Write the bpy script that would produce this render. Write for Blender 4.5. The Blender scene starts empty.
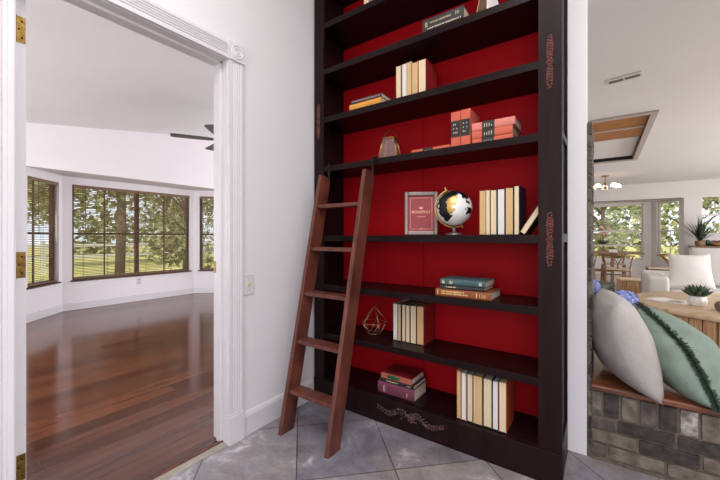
import bpy, bmesh, math, random
from mathutils import Vector, Matrix, Euler
R = math.radians
sc = bpy.context.scene
COL = sc.collection
random.seed(7)

# ------------------------------------------------------------------ camera, world, sun, area lights, exposure
cam = bpy.data.objects.new('camera', bpy.data.cameras.new('camera')); COL.objects.link(cam)
cam.data.sensor_width = 36; cam.data.lens = 343/720*36; cam.data.shift_y = -3.7/720
cam.data.clip_start = .05; cam.data.clip_end = 200
cam.location = (0, 0, 1.1); cam.rotation_euler = (R(90), 0, R(35.316))
sc.camera = cam

w = bpy.data.worlds.new('sky'); sc.world = w; w.use_nodes = True
bg = w.node_tree.nodes['Background']; bg.inputs[0].default_value = (.86, .93, 1, 1); bg.inputs[1].default_value = 1.5

def light(name, kind, loc, rot, energy, color=(1, 1, 1), size=1, size_y=None, spread=None):
    l = bpy.data.lights.new(name, kind); l.energy = energy; l.color = color
    if kind == 'AREA':
        l.shape = 'RECTANGLE'; l.size = size; l.size_y = size_y or size
        if spread: l.spread = spread
    o = bpy.data.objects.new(name, l); COL.objects.link(o); o.location = loc; o.rotation_euler = rot
    return o
sun = light('sun', 'SUN', (0, 0, 20), (R(28), R(14), 0), 4.2, (1, .95, .85)); sun.data.angle = R(3)
# unseen area lights added to brighten the entry, living room and left room
light('entry_front_fill', 'AREA', (.8, -1.9, 1.55), (R(90), 0, 0), 35, (1, .99, 1), 2.6, 2.4)  # added fill from behind the camera, not an actual window
light('entry_ceiling_fill', 'AREA', (.3, .0, 3.3), (0, 0, 0), 82, (1, .985, .99), 1.8, 1.6)  # added overhead fill, no fixture behind it
light('living_side_fill', 'AREA', (5.3, 6.5, 1.35), (R(90), 0, R(90)), 370, (.97, .985, 1), 6.0, 2.0)  # added fill standing in front of the closed side wall
light('left_room_fill', 'AREA', (-4.2, -2.2, 1.3), (R(90), 0, 0), 240, (.95, .985, 1), 3.2, 2.1)  # added to lift the left room from its near end
light('left_room_far_fill', 'AREA', (-3.8, 6.8, 1.4), (R(90), 0, R(180)), 155, (.95, .985, 1), 3.0, 2.0)  # second added fill for the left room, before its solid end wall
sc.view_settings.view_transform = 'Standard'; sc.view_settings.look = 'None'
sc.view_settings.exposure = -0.1; sc.view_settings.gamma = 1; sc.view_settings.use_curve_mapping = False
sc.cycles.use_denoising = True

# ------------------------------------------------------------------ materials
def lin(c):
    return tuple((x/12.92 if x <= .04045 else ((x+.055)/1.055)**2.4) for x in [v/255 for v in c])
MATS = {}
def mat(name, rgb, rough=.5, metal=0., noise=0., scale=8., rgb2=None, bump=0., bscale=None, spec=.5, emit=None, estr=1., stretch=None, coat=0., alpha=None, trans=0.):
    if name in MATS: return MATS[name]
    m = bpy.data.materials.new(name); m.use_nodes = True; MATS[name] = m
    nt = m.node_tree; b = nt.nodes['Principled BSDF']
    b.inputs['Roughness'].default_value = rough; b.inputs['Metallic'].default_value = metal
    b.inputs['Specular IOR Level'].default_value = spec; b.inputs['Coat Weight'].default_value = coat; b.inputs['Coat Roughness'].default_value = .1
    b.inputs['Transmission Weight'].default_value = trans
    c = lin(rgb)
    tc = nt.nodes.new('ShaderNodeTexCoord'); mp = nt.nodes.new('ShaderNodeMapping')
    nt.links.new(tc.outputs['Object'], mp.inputs[0])
    if stretch: mp.inputs['Scale'].default_value = stretch
    n = nt.nodes.new('ShaderNodeTexNoise'); n.inputs['Scale'].default_value = scale; n.inputs['Detail'].default_value = 5
    nt.links.new(mp.outputs[0], n.inputs['Vector'])
    mx = nt.nodes.new('ShaderNodeMixRGB'); r = nt.nodes.new('ShaderNodeValToRGB')
    r.color_ramp.elements[0].position = .35; r.color_ramp.elements[1].position = .65
    c2 = lin(rgb2) if rgb2 else tuple(x*(1-noise) for x in c)
    mx.inputs[1].default_value = (*c2, 1); mx.inputs[2].default_value = (*c, 1)
    nt.links.new(n.outputs['Fac'], r.inputs[0]); nt.links.new(r.outputs[0], mx.inputs[0])
    nt.links.new(mx.outputs[0], b.inputs['Base Color'])
    if bump:
        n2 = nt.nodes.new('ShaderNodeTexNoise'); n2.inputs['Scale'].default_value = bscale or scale*3; n2.inputs['Detail'].default_value = 4
        nt.links.new(mp.outputs[0], n2.inputs['Vector'])
        bp = nt.nodes.new('ShaderNodeBump'); bp.inputs['Strength'].default_value = bump; bp.inputs['Distance'].default_value = .01
        nt.links.new(n2.outputs['Fac'], bp.inputs['Height']); nt.links.new(bp.outputs[0], b.inputs['Normal'])
    if emit:
        b.inputs['Emission Color'].default_value = (*lin(emit), 1); b.inputs['Emission Strength'].default_value = estr
    return m

def glass_mat(name, tint=(1, 1, 1), gloss=.08):
    m = bpy.data.materials.new(name); m.use_nodes = True; nt = m.node_tree; nt.nodes.clear()
    o = nt.nodes.new('ShaderNodeOutputMaterial'); t = nt.nodes.new('ShaderNodeBsdfTransparent'); g = nt.nodes.new('ShaderNodeBsdfGlossy')
    g.inputs['Roughness'].default_value = .03; t.inputs[0].default_value = (*tint, 1)
    x = nt.nodes.new('ShaderNodeMixShader'); x.inputs[0].default_value = gloss
    nt.links.new(t.outputs[0], x.inputs[1]); nt.links.new(g.outputs[0], x.inputs[2]); nt.links.new(x.outputs[0], o.inputs[0])
    return m
GLASS = glass_mat('window_glass', gloss=.015); PINKGLASS = glass_mat('lantern_glass', (.93, .84, .84), .16)

WALL = mat('wall_paint', (230, 227, 231), .6, bump=.05, bscale=60, noise=.02, scale=2, spec=.3)
WALLL = mat('wall_paint_bright', (236, 230, 234), .6, noise=.02, scale=2, spec=.3)
WALLB = mat('wall_paint_warm', (208, 202, 200), .7, noise=.03, scale=2, spec=.2)
CEIL = mat('ceiling_paint', (224, 221, 222), .9, noise=.03, scale=1.5, bump=.1, bscale=90, spec=.1)
TRIM = mat('trim_paint', (220, 216, 220), .35, noise=.03, scale=4)
DARKWOOD = mat('espresso_wood', (37, 20, 22), .42, noise=.4, scale=3, stretch=(6, 6, .8), bump=.03, bscale=40, spec=.13)
SHELFWOOD = mat('espresso_shelf', (28, 13, 15), .36, noise=.35, scale=3, stretch=(1, 8, 8), spec=.16)
RED = mat('red_back', (166, 7, 20), .6, noise=.1, scale=2, spec=.12)
BEAD = mat('carved_bead', (108, 48, 40), .4, rgb2=(60, 28, 27), scale=40)
CARVE = mat('carved_scroll', (92, 60, 58), .34, rgb2=(44, 26, 27), scale=40)
LADDER = mat('walnut_ladder', (114, 62, 50), .38, rgb2=(76, 40, 32), scale=9, stretch=(6, 1, .7), bump=.04, bscale=30)
IRON = mat('black_iron', (24, 22, 23), .45, metal=.6)
BRASS = mat('brass', (190, 150, 84), .28, metal=1, noise=.25, scale=30)
AGEDBRASS = mat('aged_brass', (150, 120, 62), .35, metal=.9, noise=.5, scale=60)
SILVER = mat('pewter', (150, 146, 142), .32, metal=.85, noise=.2, scale=30)
STEEL = mat('brushed_steel', (170, 168, 165), .3, metal=1)
BLACK = mat('black_lacquer', (16, 15, 16), .3)
WHITEL = mat('white_gloss', (232, 231, 230), .14, noise=.03, coat=.4)
GOLD = mat('gold_foil', (214, 178, 108), .35, metal=.7, noise=.15, scale=20)
PAGE = mat('page_cream', (226, 204, 172), .85, noise=.12, scale=2.2, stretch=(150, 2, 1), spec=.1)
PAGEW = mat('page_white', (226, 219, 212), .85, noise=.1, scale=2.2, stretch=(150, 2, 1), spec=.1)
PAGET = mat('page_tan', (212, 176, 130), .85, noise=.14, scale=2.2, stretch=(150, 2, 1), spec=.1)
PAGEF = mat('page_flat', (212, 192, 178), .85, noise=.14, scale=2.2, stretch=(2, 2, 160), spec=.1)
FOIL = mat('pale_lettering', (206, 190, 160), .5)

# tile floor of the entry: 46 cm slate tiles laid on the diagonal
def tiles_mat():
    m = bpy.data.materials.new('slate_tiles'); m.use_nodes = True; nt = m.node_tree; b = nt.nodes['Principled BSDF']; N = nt.nodes.new; L = nt.links.new
    tc = N('ShaderNodeTexCoord'); mp = N('ShaderNodeMapping'); L(tc.outputs['Object'], mp.inputs[0])
    mp.inputs['Rotation'].default_value = (0, 0, R(-45)); mp.inputs['Location'].default_value = (-.434+.457*10, -1.566+.457*10, 0)
    br = N('ShaderNodeTexBrick'); br.offset = 0; br.inputs['Scale'].default_value = 1; br.inputs['Brick Width'].default_value = .457; br.inputs['Row Height'].default_value = .457
    br.inputs['Mortar Size'].default_value = .0035; br.inputs['Mortar Smooth'].default_value = .2
    br.inputs['Color1'].default_value = (*lin((140, 136, 142)), 1); br.inputs['Color2'].default_value = (*lin((164, 158, 156)), 1); br.inputs['Mortar'].default_value = (*lin((92, 86, 82)), 1)
    L(mp.outputs[0], br.inputs['Vector'])
    n = N('ShaderNodeTexNoise'); n.inputs['Scale'].default_value = 5.5; n.inputs['Detail'].default_value = 9; n.inputs['Roughness'].default_value = .74; n.inputs['Distortion'].default_value = .5
    L(tc.outputs['Object'], n.inputs['Vector'])
    r = N('ShaderNodeValToRGB'); e = r.color_ramp.elements; e[0].position = .34; e[0].color = (.45, .45, .47, 1); e[1].position = .68; e[1].color = (2.0, 2.0, 2.06, 1)
    e2 = e.new(.57); e2.color = (.92, .91, .92, 1)
    L(n.outputs['Fac'], r.inputs[0])
    mx = N('ShaderNodeMixRGB'); mx.blend_type = 'MULTIPLY'; mx.inputs[0].default_value = .9; L(br.outputs['Color'], mx.inputs[1]); L(r.outputs[0], mx.inputs[2])
    n3 = N('ShaderNodeTexNoise'); n3.inputs['Scale'].default_value = 2.3; n3.inputs['Detail'].default_value = 3; L(tc.outputs['Object'], n3.inputs['Vector'])
    r3 = N('ShaderNodeValToRGB'); r3.color_ramp.elements[0].position = .42; r3.color_ramp.elements[1].position = .6
    r3.color_ramp.elements[0].color = (.93, .94, 1.04, 1); r3.color_ramp.elements[1].color = (1.06, 1.0, .95, 1); L(n3.outputs['Fac'], r3.inputs[0])
    m2 = N('ShaderNodeMixRGB'); m2.blend_type = 'MULTIPLY'; m2.inputs[0].default_value = 1; L(mx.outputs[0], m2.inputs[1]); L(r3.outputs[0], m2.inputs[2])
    L(m2.outputs[0], b.inputs['Base Color']); b.inputs['Roughness'].default_value = .42
    bp = N('ShaderNodeBump'); bp.inputs['Strength'].default_value = .25; bp.inputs['Distance'].default_value = .01
    a = N('ShaderNodeMath'); a.operation = 'SUBTRACT'; L(n.outputs['Fac'], a.inputs[0]); L(br.outputs['Fac'], a.inputs[1]); L(a.outputs[0], bp.inputs['Height']); L(bp.outputs[0], b.inputs['Normal'])
    return m
def planks_mat():
    m = bpy.data.materials.new('cherry_planks'); m.use_nodes = True; nt = m.node_tree; b = nt.nodes['Principled BSDF']; N = nt.nodes.new; L = nt.links.new
    tc = N('ShaderNodeTexCoord'); mp = N('ShaderNodeMapping'); L(tc.outputs['Object'], mp.inputs[0]); mp.inputs['Rotation'].default_value = (0, 0, R(90))
    br = N('ShaderNodeTexBrick'); br.offset = .37; br.inputs['Scale'].default_value = 1; br.inputs['Brick Width'].default_value = 1.25; br.inputs['Row Height'].default_value = .125
    br.inputs['Mortar Size'].default_value = .0014; br.inputs['Color1'].default_value = (*lin((104, 62, 44)), 1); br.inputs['Color2'].default_value = (*lin((78, 45, 33)), 1); br.inputs['Mortar'].default_value = (*lin((52, 24, 18)), 1)
    L(mp.outputs[0], br.inputs['Vector'])
    ms = N('ShaderNodeMapping'); ms.inputs['Scale'].default_value = (9, .6, 1); L(tc.outputs['Object'], ms.inputs[0])
    n = N('ShaderNodeTexNoise'); n.inputs['Scale'].default_value = 3; n.inputs['Detail'].default_value = 7; L(ms.outputs[0], n.inputs['Vector'])
    r = N('ShaderNodeValToRGB'); r.color_ramp.elements[0].position = .3; r.color_ramp.elements[0].color = (.62, .58, .56, 1); r.color_ramp.elements[1].position = .7; r.color_ramp.elements[1].color = (1.2, 1.2, 1.2, 1)
    L(n.outputs['Fac'], r.inputs[0])
    mx = N('ShaderNodeMixRGB'); mx.blend_type = 'MULTIPLY'; mx.inputs[0].default_value = .85; L(br.outputs['Color'], mx.inputs[1]); L(r.outputs[0], mx.inputs[2])
    L(mx.outputs[0], b.inputs['Base Color']); b.inputs['Roughness'].default_value = .13; b.inputs['Specular IOR Level'].default_value = .5
    bp = N('ShaderNodeBump'); bp.inputs['Strength'].default_value = .1; bp.inputs['Distance'].default_value = .004
    L(br.outputs['Fac'], bp.inputs['Height']); bp.invert = True; L(bp.outputs[0], b.inputs['Normal'])
    return m
TILES = tiles_mat(); PLANKS = planks_mat()

# ------------------------------------------------------------------ mesh helpers
class MB:
    def __init__(s): s.v = []; s.f = []; s.m = []; s.sm = []
    def add(s, vs, fs, mi=0, smooth=False):
        o = len(s.v); s.v += [tuple(v) for v in vs]
        for f in fs: s.f.append(tuple(i+o for i in f)); s.m.append(mi); s.sm.append(smooth)
    def box(s, lo, hi, mi=0, M=None):
        x0, y0, z0 = lo; x1, y1, z1 = hi
        vs = [(x0,y0,z0),(x1,y0,z0),(x1,y1,z0),(x0,y1,z0),(x0,y0,z1),(x1,y0,z1),(x1,y1,z1),(x0,y1,z1)]
        if M is not None: vs = [M @ Vector(v) for v in vs]
        s.add(vs, [(0,3,2,1),(4,5,6,7),(0,1,5,4),(1,2,6,5),(2,3,7,6),(3,0,4,7)], mi)
    def beam(s, a, b, wx, wy, up=(0, 0, 1), mi=0):      # a box between two points
        a, b = Vector(a), Vector(b); d = b-a; L = d.length; d.normalize()
        x = d.cross(Vector(up))
        if x.length < 1e-4: x = d.cross(Vector((1, 0, 0)))
        x.normalize(); y = x.cross(d)
        M = Matrix(((x.x, y.x, d.x, a.x), (x.y, y.y, d.y, a.y), (x.z, y.z, d.z, a.z), (0, 0, 0, 1)))
        s.box((-wx/2, -wy/2, 0), (wx/2, wy/2, L), mi, M)
    def tube(s, pts, rad, n=8, mi=0, caps=True):
        pts = [Vector(p) for p in pts]; rads = rad if isinstance(rad, (list, tuple)) else [rad]*len(pts)
        vs = []; prev = None
        for i, p in enumerate(pts):
            d = (pts[min(i+1, len(pts)-1)]-pts[max(i-1, 0)]).normalized()
            if prev is None:
                u = d.cross(Vector((0, 0, 1)))
                if u.length < .05: u = d.cross(Vector((1, 0, 0)))
            else: u = prev-d*prev.dot(d)
            u.normalize(); prev = u; v = d.cross(u)
            for k in range(n):
                a = 2*math.pi*k/n; vs.append(p+(u*math.cos(a)+v*math.sin(a))*rads[i])
        fs = [(i*n+k, i*n+(k+1) % n, (i+1)*n+(k+1) % n, (i+1)*n+k) for i in range(len(pts)-1) for k in range(n)]
        if caps: fs += [tuple(range(n-1, -1, -1)), tuple((len(pts)-1)*n+k for k in range(n))]
        s.add(vs, fs, mi, True)
    def lathe(s, prof, c=(0, 0, 0), n=24, mi=0, sx=1, sy=1):
        vs = [(c[0]+r*math.cos(2*math.pi*k/n)*sx, c[1]+r*math.sin(2*math.pi*k/n)*sy, c[2]+z) for r, z in prof for k in range(n)]
        fs = [(i*n+k, i*n+(k+1) % n, (i+1)*n+(k+1) % n, (i+1)*n+k) for i in range(len(prof)-1) for k in range(n)]
        s.add(vs, fs, mi, True)
    def ball(s, c, r, n=10, mi=0, sc_=(1, 1, 1)):
        m = n//2+1; vs = []; 
        for i in range(m+1):
            t = math.pi*i/m
            for k in range(n):
                a = 2*math.pi*k/n; vs.append((c[0]+r*sc_[0]*math.sin(t)*math.cos(a), c[1]+r*sc_[1]*math.sin(t)*math.sin(a), c[2]+r*sc_[2]*math.cos(t)))
        s.add(vs, [(i*n+k, (i+1)*n+k, (i+1)*n+(k+1) % n, i*n+(k+1) % n) for i in range(m) for k in range(n)], mi, True)
    def prism(s, poly, axis, a, b, mi=0):                # polygon in the two other axes extruded along axis
        def P(u, v, t): return {'x': (t, u, v), 'y': (u, t, v), 'z': (u, v, t)}[axis]
        n = len(poly); vs = [P(u, v, a) for u, v in poly]+[P(u, v, b) for u, v in poly]
        s.add(vs, [tuple(range(n)), tuple(range(2*n-1, n-1, -1))]+[(i, i+n, (i+1) % n+n, (i+1) % n) for i in range(n)], mi)
    def build(s, name, mats, parent=None, bevel=0, loc=None, solid=False, seg=2):
        me = bpy.data.meshes.new(name); me.from_pydata(s.v, [], s.f)
        for m in (mats if isinstance(mats, (list, tuple)) else [mats]): me.materials.append(m)
        me.polygons.foreach_set('material_index', s.m); me.polygons.foreach_set('use_smooth', s.sm)
        bm = bmesh.new(); bm.from_mesh(me)
        if solid or True: bmesh.ops.recalc_face_normals(bm, faces=bm.faces)
        bm.to_mesh(me); bm.free(); me.update()
        o = bpy.data.objects.new(name, me); COL.objects.link(o)
        if parent is not None: o.parent = parent
        if loc is not None: o.location = loc
        if bevel:
            b = o.modifiers.new('bevel', 'BEVEL'); b.width = bevel; b.segments = seg; b.limit_method = 'ANGLE'; b.angle_limit = R(40)
        return o
def tag(o, label=None, cat=None, group=None, kind=None):
    if label: o['label'] = label
    if cat: o['category'] = cat
    if group: o['group'] = group
    if kind: o['kind'] = kind
    return o
def thing(name, label, cat, loc=(0, 0, 0), rz=0, group=None, rot=None):
    o = bpy.data.objects.new(name, None); COL.objects.link(o); o.empty_display_size = .05
    o.location = loc; o.rotation_euler = rot if rot else (0, 0, rz)
    return tag(o, label, cat, group)
def copy_tree(o, parent=None):
    kids = list(o.children); c = o.copy(); COL.objects.link(c)
    if parent is not None: c.parent = parent
    for ch in kids: copy_tree(ch, c)
    return c
def one(name, lo, hi, m, parent=None, bevel=0, kind=None):
    b = MB(); b.box(lo, hi); o = b.build(name, m, parent, bevel)
    if kind: o['kind'] = kind
    return o
def struct(name, mb, m, parent=None, bevel=0, label=None, cat=None):
    o = mb.build(name, m, parent, bevel); o['kind'] = 'structure'
    if parent is None: tag(o, label, cat)
    return o
def sbox(name, lo, hi, m, label, cat, bevel=0):
    b = MB(); b.box(lo, hi); return struct(name, b, m, None, bevel, label, cat)

# ================================================================== SETTING
XW = -1.62                                   # face of the door wall
YB = 2.06                                    # face of the wall behind the bookcase
# floors
b = MB(); b.box((-1.655, -2.4, -.1), (2.6, 2.30, 0)); struct('floor', b, TILES, None, 0, 'grey slate tile floor laid on the diagonal in the entry', 'floor')
b = MB(); b.box((-7.6, -2.6, -.1), (-1.672, 7.0, -.003)); struct('floor_left', b, PLANKS, None, 0, 'glossy cherry plank floor of the room through the doorway', 'floor')
b = MB(); b.box((-1.655, 2.30, -.1), (5.6, 12.3, -.004)); struct('floor_living', b, mat('pale_floor', (190, 178, 166), .5, noise=.12, scale=3), None, 0, 'pale floor of the living and dining room', 'floor')
b = MB(); b.box((-1.672, .27, -.05), (-1.655, 1.08, .008)); struct('trim_threshold', b, mat('threshold_wood', (108, 56, 34), .4, noise=.3, scale=12), None, .003, 'brown wood strip edging the plank floor in the doorway', 'threshold')
b = MB(); b.box((-1.655, .27, -.05), (-1.607, 1.068, .003)); struct('trim_sill', b, mat('threshold_stone', (176, 168, 156), .5, noise=.3, scale=14), None, 0, 'pale stone strip across the doorway', 'threshold')
# door wall with opening y .27-1.073, z 0-2.034 (thickness .12)
def wall_with_opening(name, axis, pos, thick, a0, a1, z0, z1, holes, m, label, mats=None):
    b = MB(); cuts = sorted(holes)
    def q(u0, u1, w0, w1):
        if u1-u0 < 1e-4 or w1-w0 < 1e-4: return
        if axis == 'x': b.box((pos, u0, w0), (pos+thick, u1, w1))
        else: b.box((u0, pos, w0), (u1, pos+thick, w1))
    u = a0
    for (h0, h1, g0, g1) in cuts:
        q(u, h0, z0, z1); q(h0, h1, z0, g0); q(h0, h1, g1, z1); u = h1
    q(u, a1, z0, z1)
    return struct(name, b, m, None, 0, label, 'wall')
wall_with_opening('wall_left', 'x', XW-.12, .12, -2.4, 2.18, 0, 3.4, [(.262, 1.083, 0, 2.044)], WALL, 'pale lavender-white wall around the doorway and beside the ladder')
b = MB(); b.box((-1.62, YB, 0), (-.066, YB+.12, 3.4)); b.box((-.066, YB, 2.46), (2.6, YB+.12, 3.4)); struct('wall_back', b, WALL, None, 0, 'pale lavender-white wall strip behind and right of the bookcase', 'wall')
sbox('wall_right', (2.5, -2.4, 0), (2.6, 2.06, 3.4), WALL, 'entry wall out to the right', 'wall')
wall_with_opening('wall_front', 'y', -2.4, .1, -1.62, 2.5, 0, 3.4, [(-.9, 1.9, .2, 2.7)], WALL, 'entry wall behind the viewer with an opening added for light')
sbox('ceiling', (-1.74, -2.4, 3.4), (2.6, 2.18, 3.5), CEIL, 'high white ceiling of the entry', 'ceiling')
# baseboard of the door wall, right of the doorway
b = MB()
b.prism([(XW, 0), (XW+.015, 0), (XW+.015, .105), (XW+.011, .118), (XW+.004, .128), (XW, .13)], 'y', 1.163, 1.725)
for i in range(len(b.v)): x, y, z = b.v[i]
struct('baseboard_left', b, TRIM, None, 0, 'white baseboard between doorway and bookcase', 'baseboard')
sbox('baseboard_near', (XW, -2.3, 0), (XW+.015, .17, .13), TRIM, 'white baseboard on the near side of the doorway', 'baseboard')
# door jamb, head, stops
b = MB()
b.box((XW-.125, .262, 0), (XW+.001, .274, 2.034)); b.box((XW-.125, 1.073, 0), (XW+.001, 1.085, 2.044)); b.box((XW-.125, .262, 2.034), (XW+.001, 1.085, 2.046))
b.box((XW-.083, 1.061, 0), (XW-.045, 1.073, 2.034)); b.box((XW-.083, .274, 2.022), (XW-.045, 1.073, 2.034))
struct('trim_jamb', b, TRIM, None, .001, 'white door jamb lining the doorway', 'door jamb')
# fluted casing
def fluted(p0, w, t, n, a0, a1, axis, fixed):
    """casing profile across [p0,p0+w] with n flutes, extruded a0..a1 along z (axis 'z') or y"""
    pts = [(p0, 0), (p0, t)]; m_ = .16*w; step = (w-2*m_)/n
    for i in range(n):
        s0 = p0+m_+i*step; pts += [(s0, t), (s0+step*.2, t-.005), (s0+step*.8, t-.005), (s0+step, t)]
    pts += [(p0+w, t), (p0+w, 0)]
    return pts
b = MB()
pr = fluted(1.076, .083, .019, 4, 0, 0, 'z', 0)
b.prism([(XW+t, y) for y, t in pr], 'z', .145, 2.034)
b.box((XW, 1.070, 0), (XW+.026, 1.163, .145)); b.box((XW, 1.072, .145), (XW+.022, 1.161, .156))
struct('trim_1', b, TRIM, None, 0, 'white fluted door casing on plinth beside the light switch', 'door casing')
b = MB()
pr = fluted(2.036, .086, .019, 5, 0, 0, 'y', 0)
b.prism([(XW+t, z) for z, t in pr], 'y', .265, 1.072)
struct('trim_2', b, TRIM, None, 0, 'white fluted casing across the top of the doorway', 'door casing')
b = MB()
pr = fluted(.176, .09, .019, 4, 0, 0, 'z', 0)
b.prism([(XW+t, y) for y, t in pr], 'z', .145, 2.034)
b.box((XW, .172, 0), (XW+.026, .268, .145)); b.box((XW, .174, 2.034), (XW+.026, .268, 2.128))
struct('trim_3', b, TRIM, None, 0, 'white fluted door casing on the hinge side of the doorway', 'door casing')
b = MB(); b.box((XW, 1.070, 2.034), (XW+.026, 1.163, 2.127))
cy, cz = 1.1165, 2.0805
for r0, r1, h in ((.036, .030, .031), (.022, .017, .031), (.010, .001, .033)):
    n = 28; vs = []
    for rr, hh in ((r0, .026), ((r0+r1)/2, h), (r1, .026)):
        vs += [(XW+hh, cy+rr*math.cos(2*math.pi*k/n), cz+rr*math.sin(2*math.pi*k/n)) for k in range(n)]
    b.add(vs, [(i*n+k, i*n+(k+1) % n, (i+1)*n+(k+1) % n, (i+1)*n+k) for i in range(2) for k in range(n)], 0, True)
struct('trim_4', b, TRIM, None, 0, 'white rosette corner block at the top right of the doorway', 'door casing')
# strike plate
b = MB(); b.box((XW-.119, 1.0705, .90), (XW-.090, 1.0732, .965)); o = b.build('strike_plate', AGEDBRASS); tag(o, 'small aged brass strike plate on the latch side of the door jamb', 'strike plate')
# open door, seen on its hinge edge
dr = tag(thing('door_1', 'white door standing open into the room, only its brass-hinged edge showing', 'door', (XW-.128, .287, .012)), kind='structure')
b = MB(); b.box((-.76, 0, 0), (0, .036, 2.015)); 
for z0, z1 in ((.2, .85), (1.0, 1.85)):
    for x0, x1 in ((-.66, -.42), (-.34, -.1)): b.box((x0, .030, z0), (x1, .039, z1))
b.build('leaf', TRIM, dr, .002)
for hz in (1.80, .935, .19):
    h = MB(); h.box((-.001, .0045, hz), (.0025, .034, hz+.095)); h.tube([(.006, .004, hz-.002), (.006, .004, hz+.097)], .0055, 10)
    for k, (yy, zz) in enumerate(((.024, .018), (.016, .048), (.024, .078))): h.ball((.0028, yy, hz+zz), .0035, 8, 1)
    h.build('hinge', [AGEDBRASS, IRON], dr)
# light switch
sw = thing('light_switch', 'white single toggle light switch plate on the wall beside the door casing', 'light switch', (XW, 1.205, .832))
b = MB(); b.box((0, -.035, -.058), (.006, .035, .058)); b.build('wall_plate', TRIM, sw, .003)
b = MB(); b.box((.005, -.006, -.012), (.0075, .006, .012)); b.box((.006, -.004, -.002), (.017, .004, .008)); b.build('toggle', mat('ivory_toggle', (214, 202, 150), .4), sw, .001)
for z in (-.03, .03): b = MB(); b.ball((.006, 0, z), .0028, 8); b.build('screw', STEEL, sw)

# brick pier and half wall -------------------------------------------------
BR = [mat('brick_grey', (112, 102, 97), .9, noise=.5, scale=25, bump=.5, bscale=60, spec=.2), mat('brick_dark', (80, 72, 71), .9, noise=.5, scale=25, bump=.5, bscale=60, spec=.2),
      mat('brick_tan', (132, 120, 110), .9, noise=.5, scale=22, bump=.5, bscale=60, spec=.2), mat('brick_washed', (196, 188, 182), .95, rgb2=(104, 96, 92), scale=26, bump=.6, bscale=60, spec=.2),
      mat('brick_burnt', (58, 44, 46), .9, noise=.3, scale=25, bump=.5, bscale=60, spec=.2)]
MORTAR = mat('mortar', (120, 109, 98), .95, noise=.3, scale=40, bump=.4, bscale=90, spec=.1)
rb = random.Random(5)
def bricks(bm_, x0, x1, yface, rows, seed, out=-1):
    rr = random.Random(seed)
    for ri, (z0, z1, L, off) in enumerate(rows):
        x = x0-off
        k = 0
        while x < x1:
            a, c2 = max(x, x0), min(x+L, x1)
            if c2-a > .02:
                j = rr.uniform(-.0025, .0025)
                mi = 1+rr.choice([0, 0, 1, 1, 2, 2, 0, 3 if rr.random() < .6 else 1])
                bm_.box((a, yface-.006+j, z0+rr.uniform(-.001, .001)), (c2-.011, yface+.03, z1+rr.uniform(-.001, .001)), mi)
            x += L; k += 1
b = MB(); b.box((-.05, 2.056, 0), (2.5, 2.60, .345))
bricks(b, -.045, 2.5, 2.052, [(.028, .085, .213, .145), (.096, .152, .213, .03), (.163, .217, .213, .11), (.228, .338, .0685, .02)], 4)
struct('wall_brick', b, [MORTAR]+BR, None, .0025, 'low grey brick half wall under the wooden ledge', 'wall')
b = MB(); b.box((-.066, 2.062, 0), (-.052, 2.60, 1.66), 0)
rr = random.Random(8); z = .005; k = 0
while z < 1.64:
    y = 2.056-(.1 if k % 2 else 0)
    while y < 2.6:
        a, c2 = max(y, 2.056), min(y+.205, 2.6)
        if c2-a > .03: b.box((-.062, a, z), (-.046+rr.uniform(-.002, .002), c2-.01, z+.056), 1+rr.choice([0, 1, 2, 0]))
        y += .213
    z += .067; k += 1
b.box((-.066, 2.06, 1.655), (-.044, 2.6, 1.668), 3)
struct('wall_pier', b, [MORTAR]+BR, None, .002, 'narrow grey brick facing on the end of the white wall', 'wall')
LEDGE = mat('ledge_wood', (124, 66, 34), .32, rgb2=(84, 42, 22), scale=6, stretch=(1.2, 9, 9), coat=.3)
b = MB(); b.prism([(2.036, .348), (2.030, .352), (2.030, .368), (2.037, .374), (2.60, .374), (2.60, .346), (2.05, .346)], 'x', -.046, 2.5)
struct('trim_ledge', b, LEDGE, None, .001, 'glossy orange-brown wooden ledge capping the brick half wall', 'ledge')

# left room ----------------------------------------------------------------
XL = -5.9
def zc(y): return 2.53+.155*(y-1.10)
b = MB()                                     # main wall above the bay and both sides of it
b.prism([(-2.6, 0), (1.05, 0), (1.05, 1.985), (4.09, 1.985), (4.09, 0), (7.0, 0), (7.0, zc(7.0)), (-2.6, zc(-2.6))], 'x', XL-.12, XL)
struct('wall_far_left', b, WALLL, None, 0, 'white upper wall over the bay windows of the left room', 'wall')
b = MB(); b.prism([(-2.6, zc(-2.6)), (7.0, zc(7.0)), (7.0, zc(7.0)+.1), (-2.6, zc(-2.6)+.1)], 'x', -6.02, -1.74)
struct('ceiling_left', b, CEIL, None, 0, 'sloping off-white ceiling of the left room', 'ceiling')
sbox('wall_left_far', (-6.02, 7.0, 0), (-1.6, 7.1, 3.6), WALLL, 'far end wall of the left room', 'wall')
wall_with_opening('wall_left_near', 'y', -2.7, .1, -6.0, -1.74, 0, 3.0, [(-5.8, -2.6, .5, 2.0)], WALLL, 'near end wall of the left room')
sbox('wall_left_inner', (-1.74, 2.18, 0), (-1.62, 7.0, 3.5), WALLL, 'inner side wall of the left room', 'wall')
b = MB(); b.box((-1.62, 2.18, 0), (-1.5, 12.0, 2.5)); struct('wall_living_left', b, WALLB, None, 0, 'left side wall of the living room', 'wall')
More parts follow.
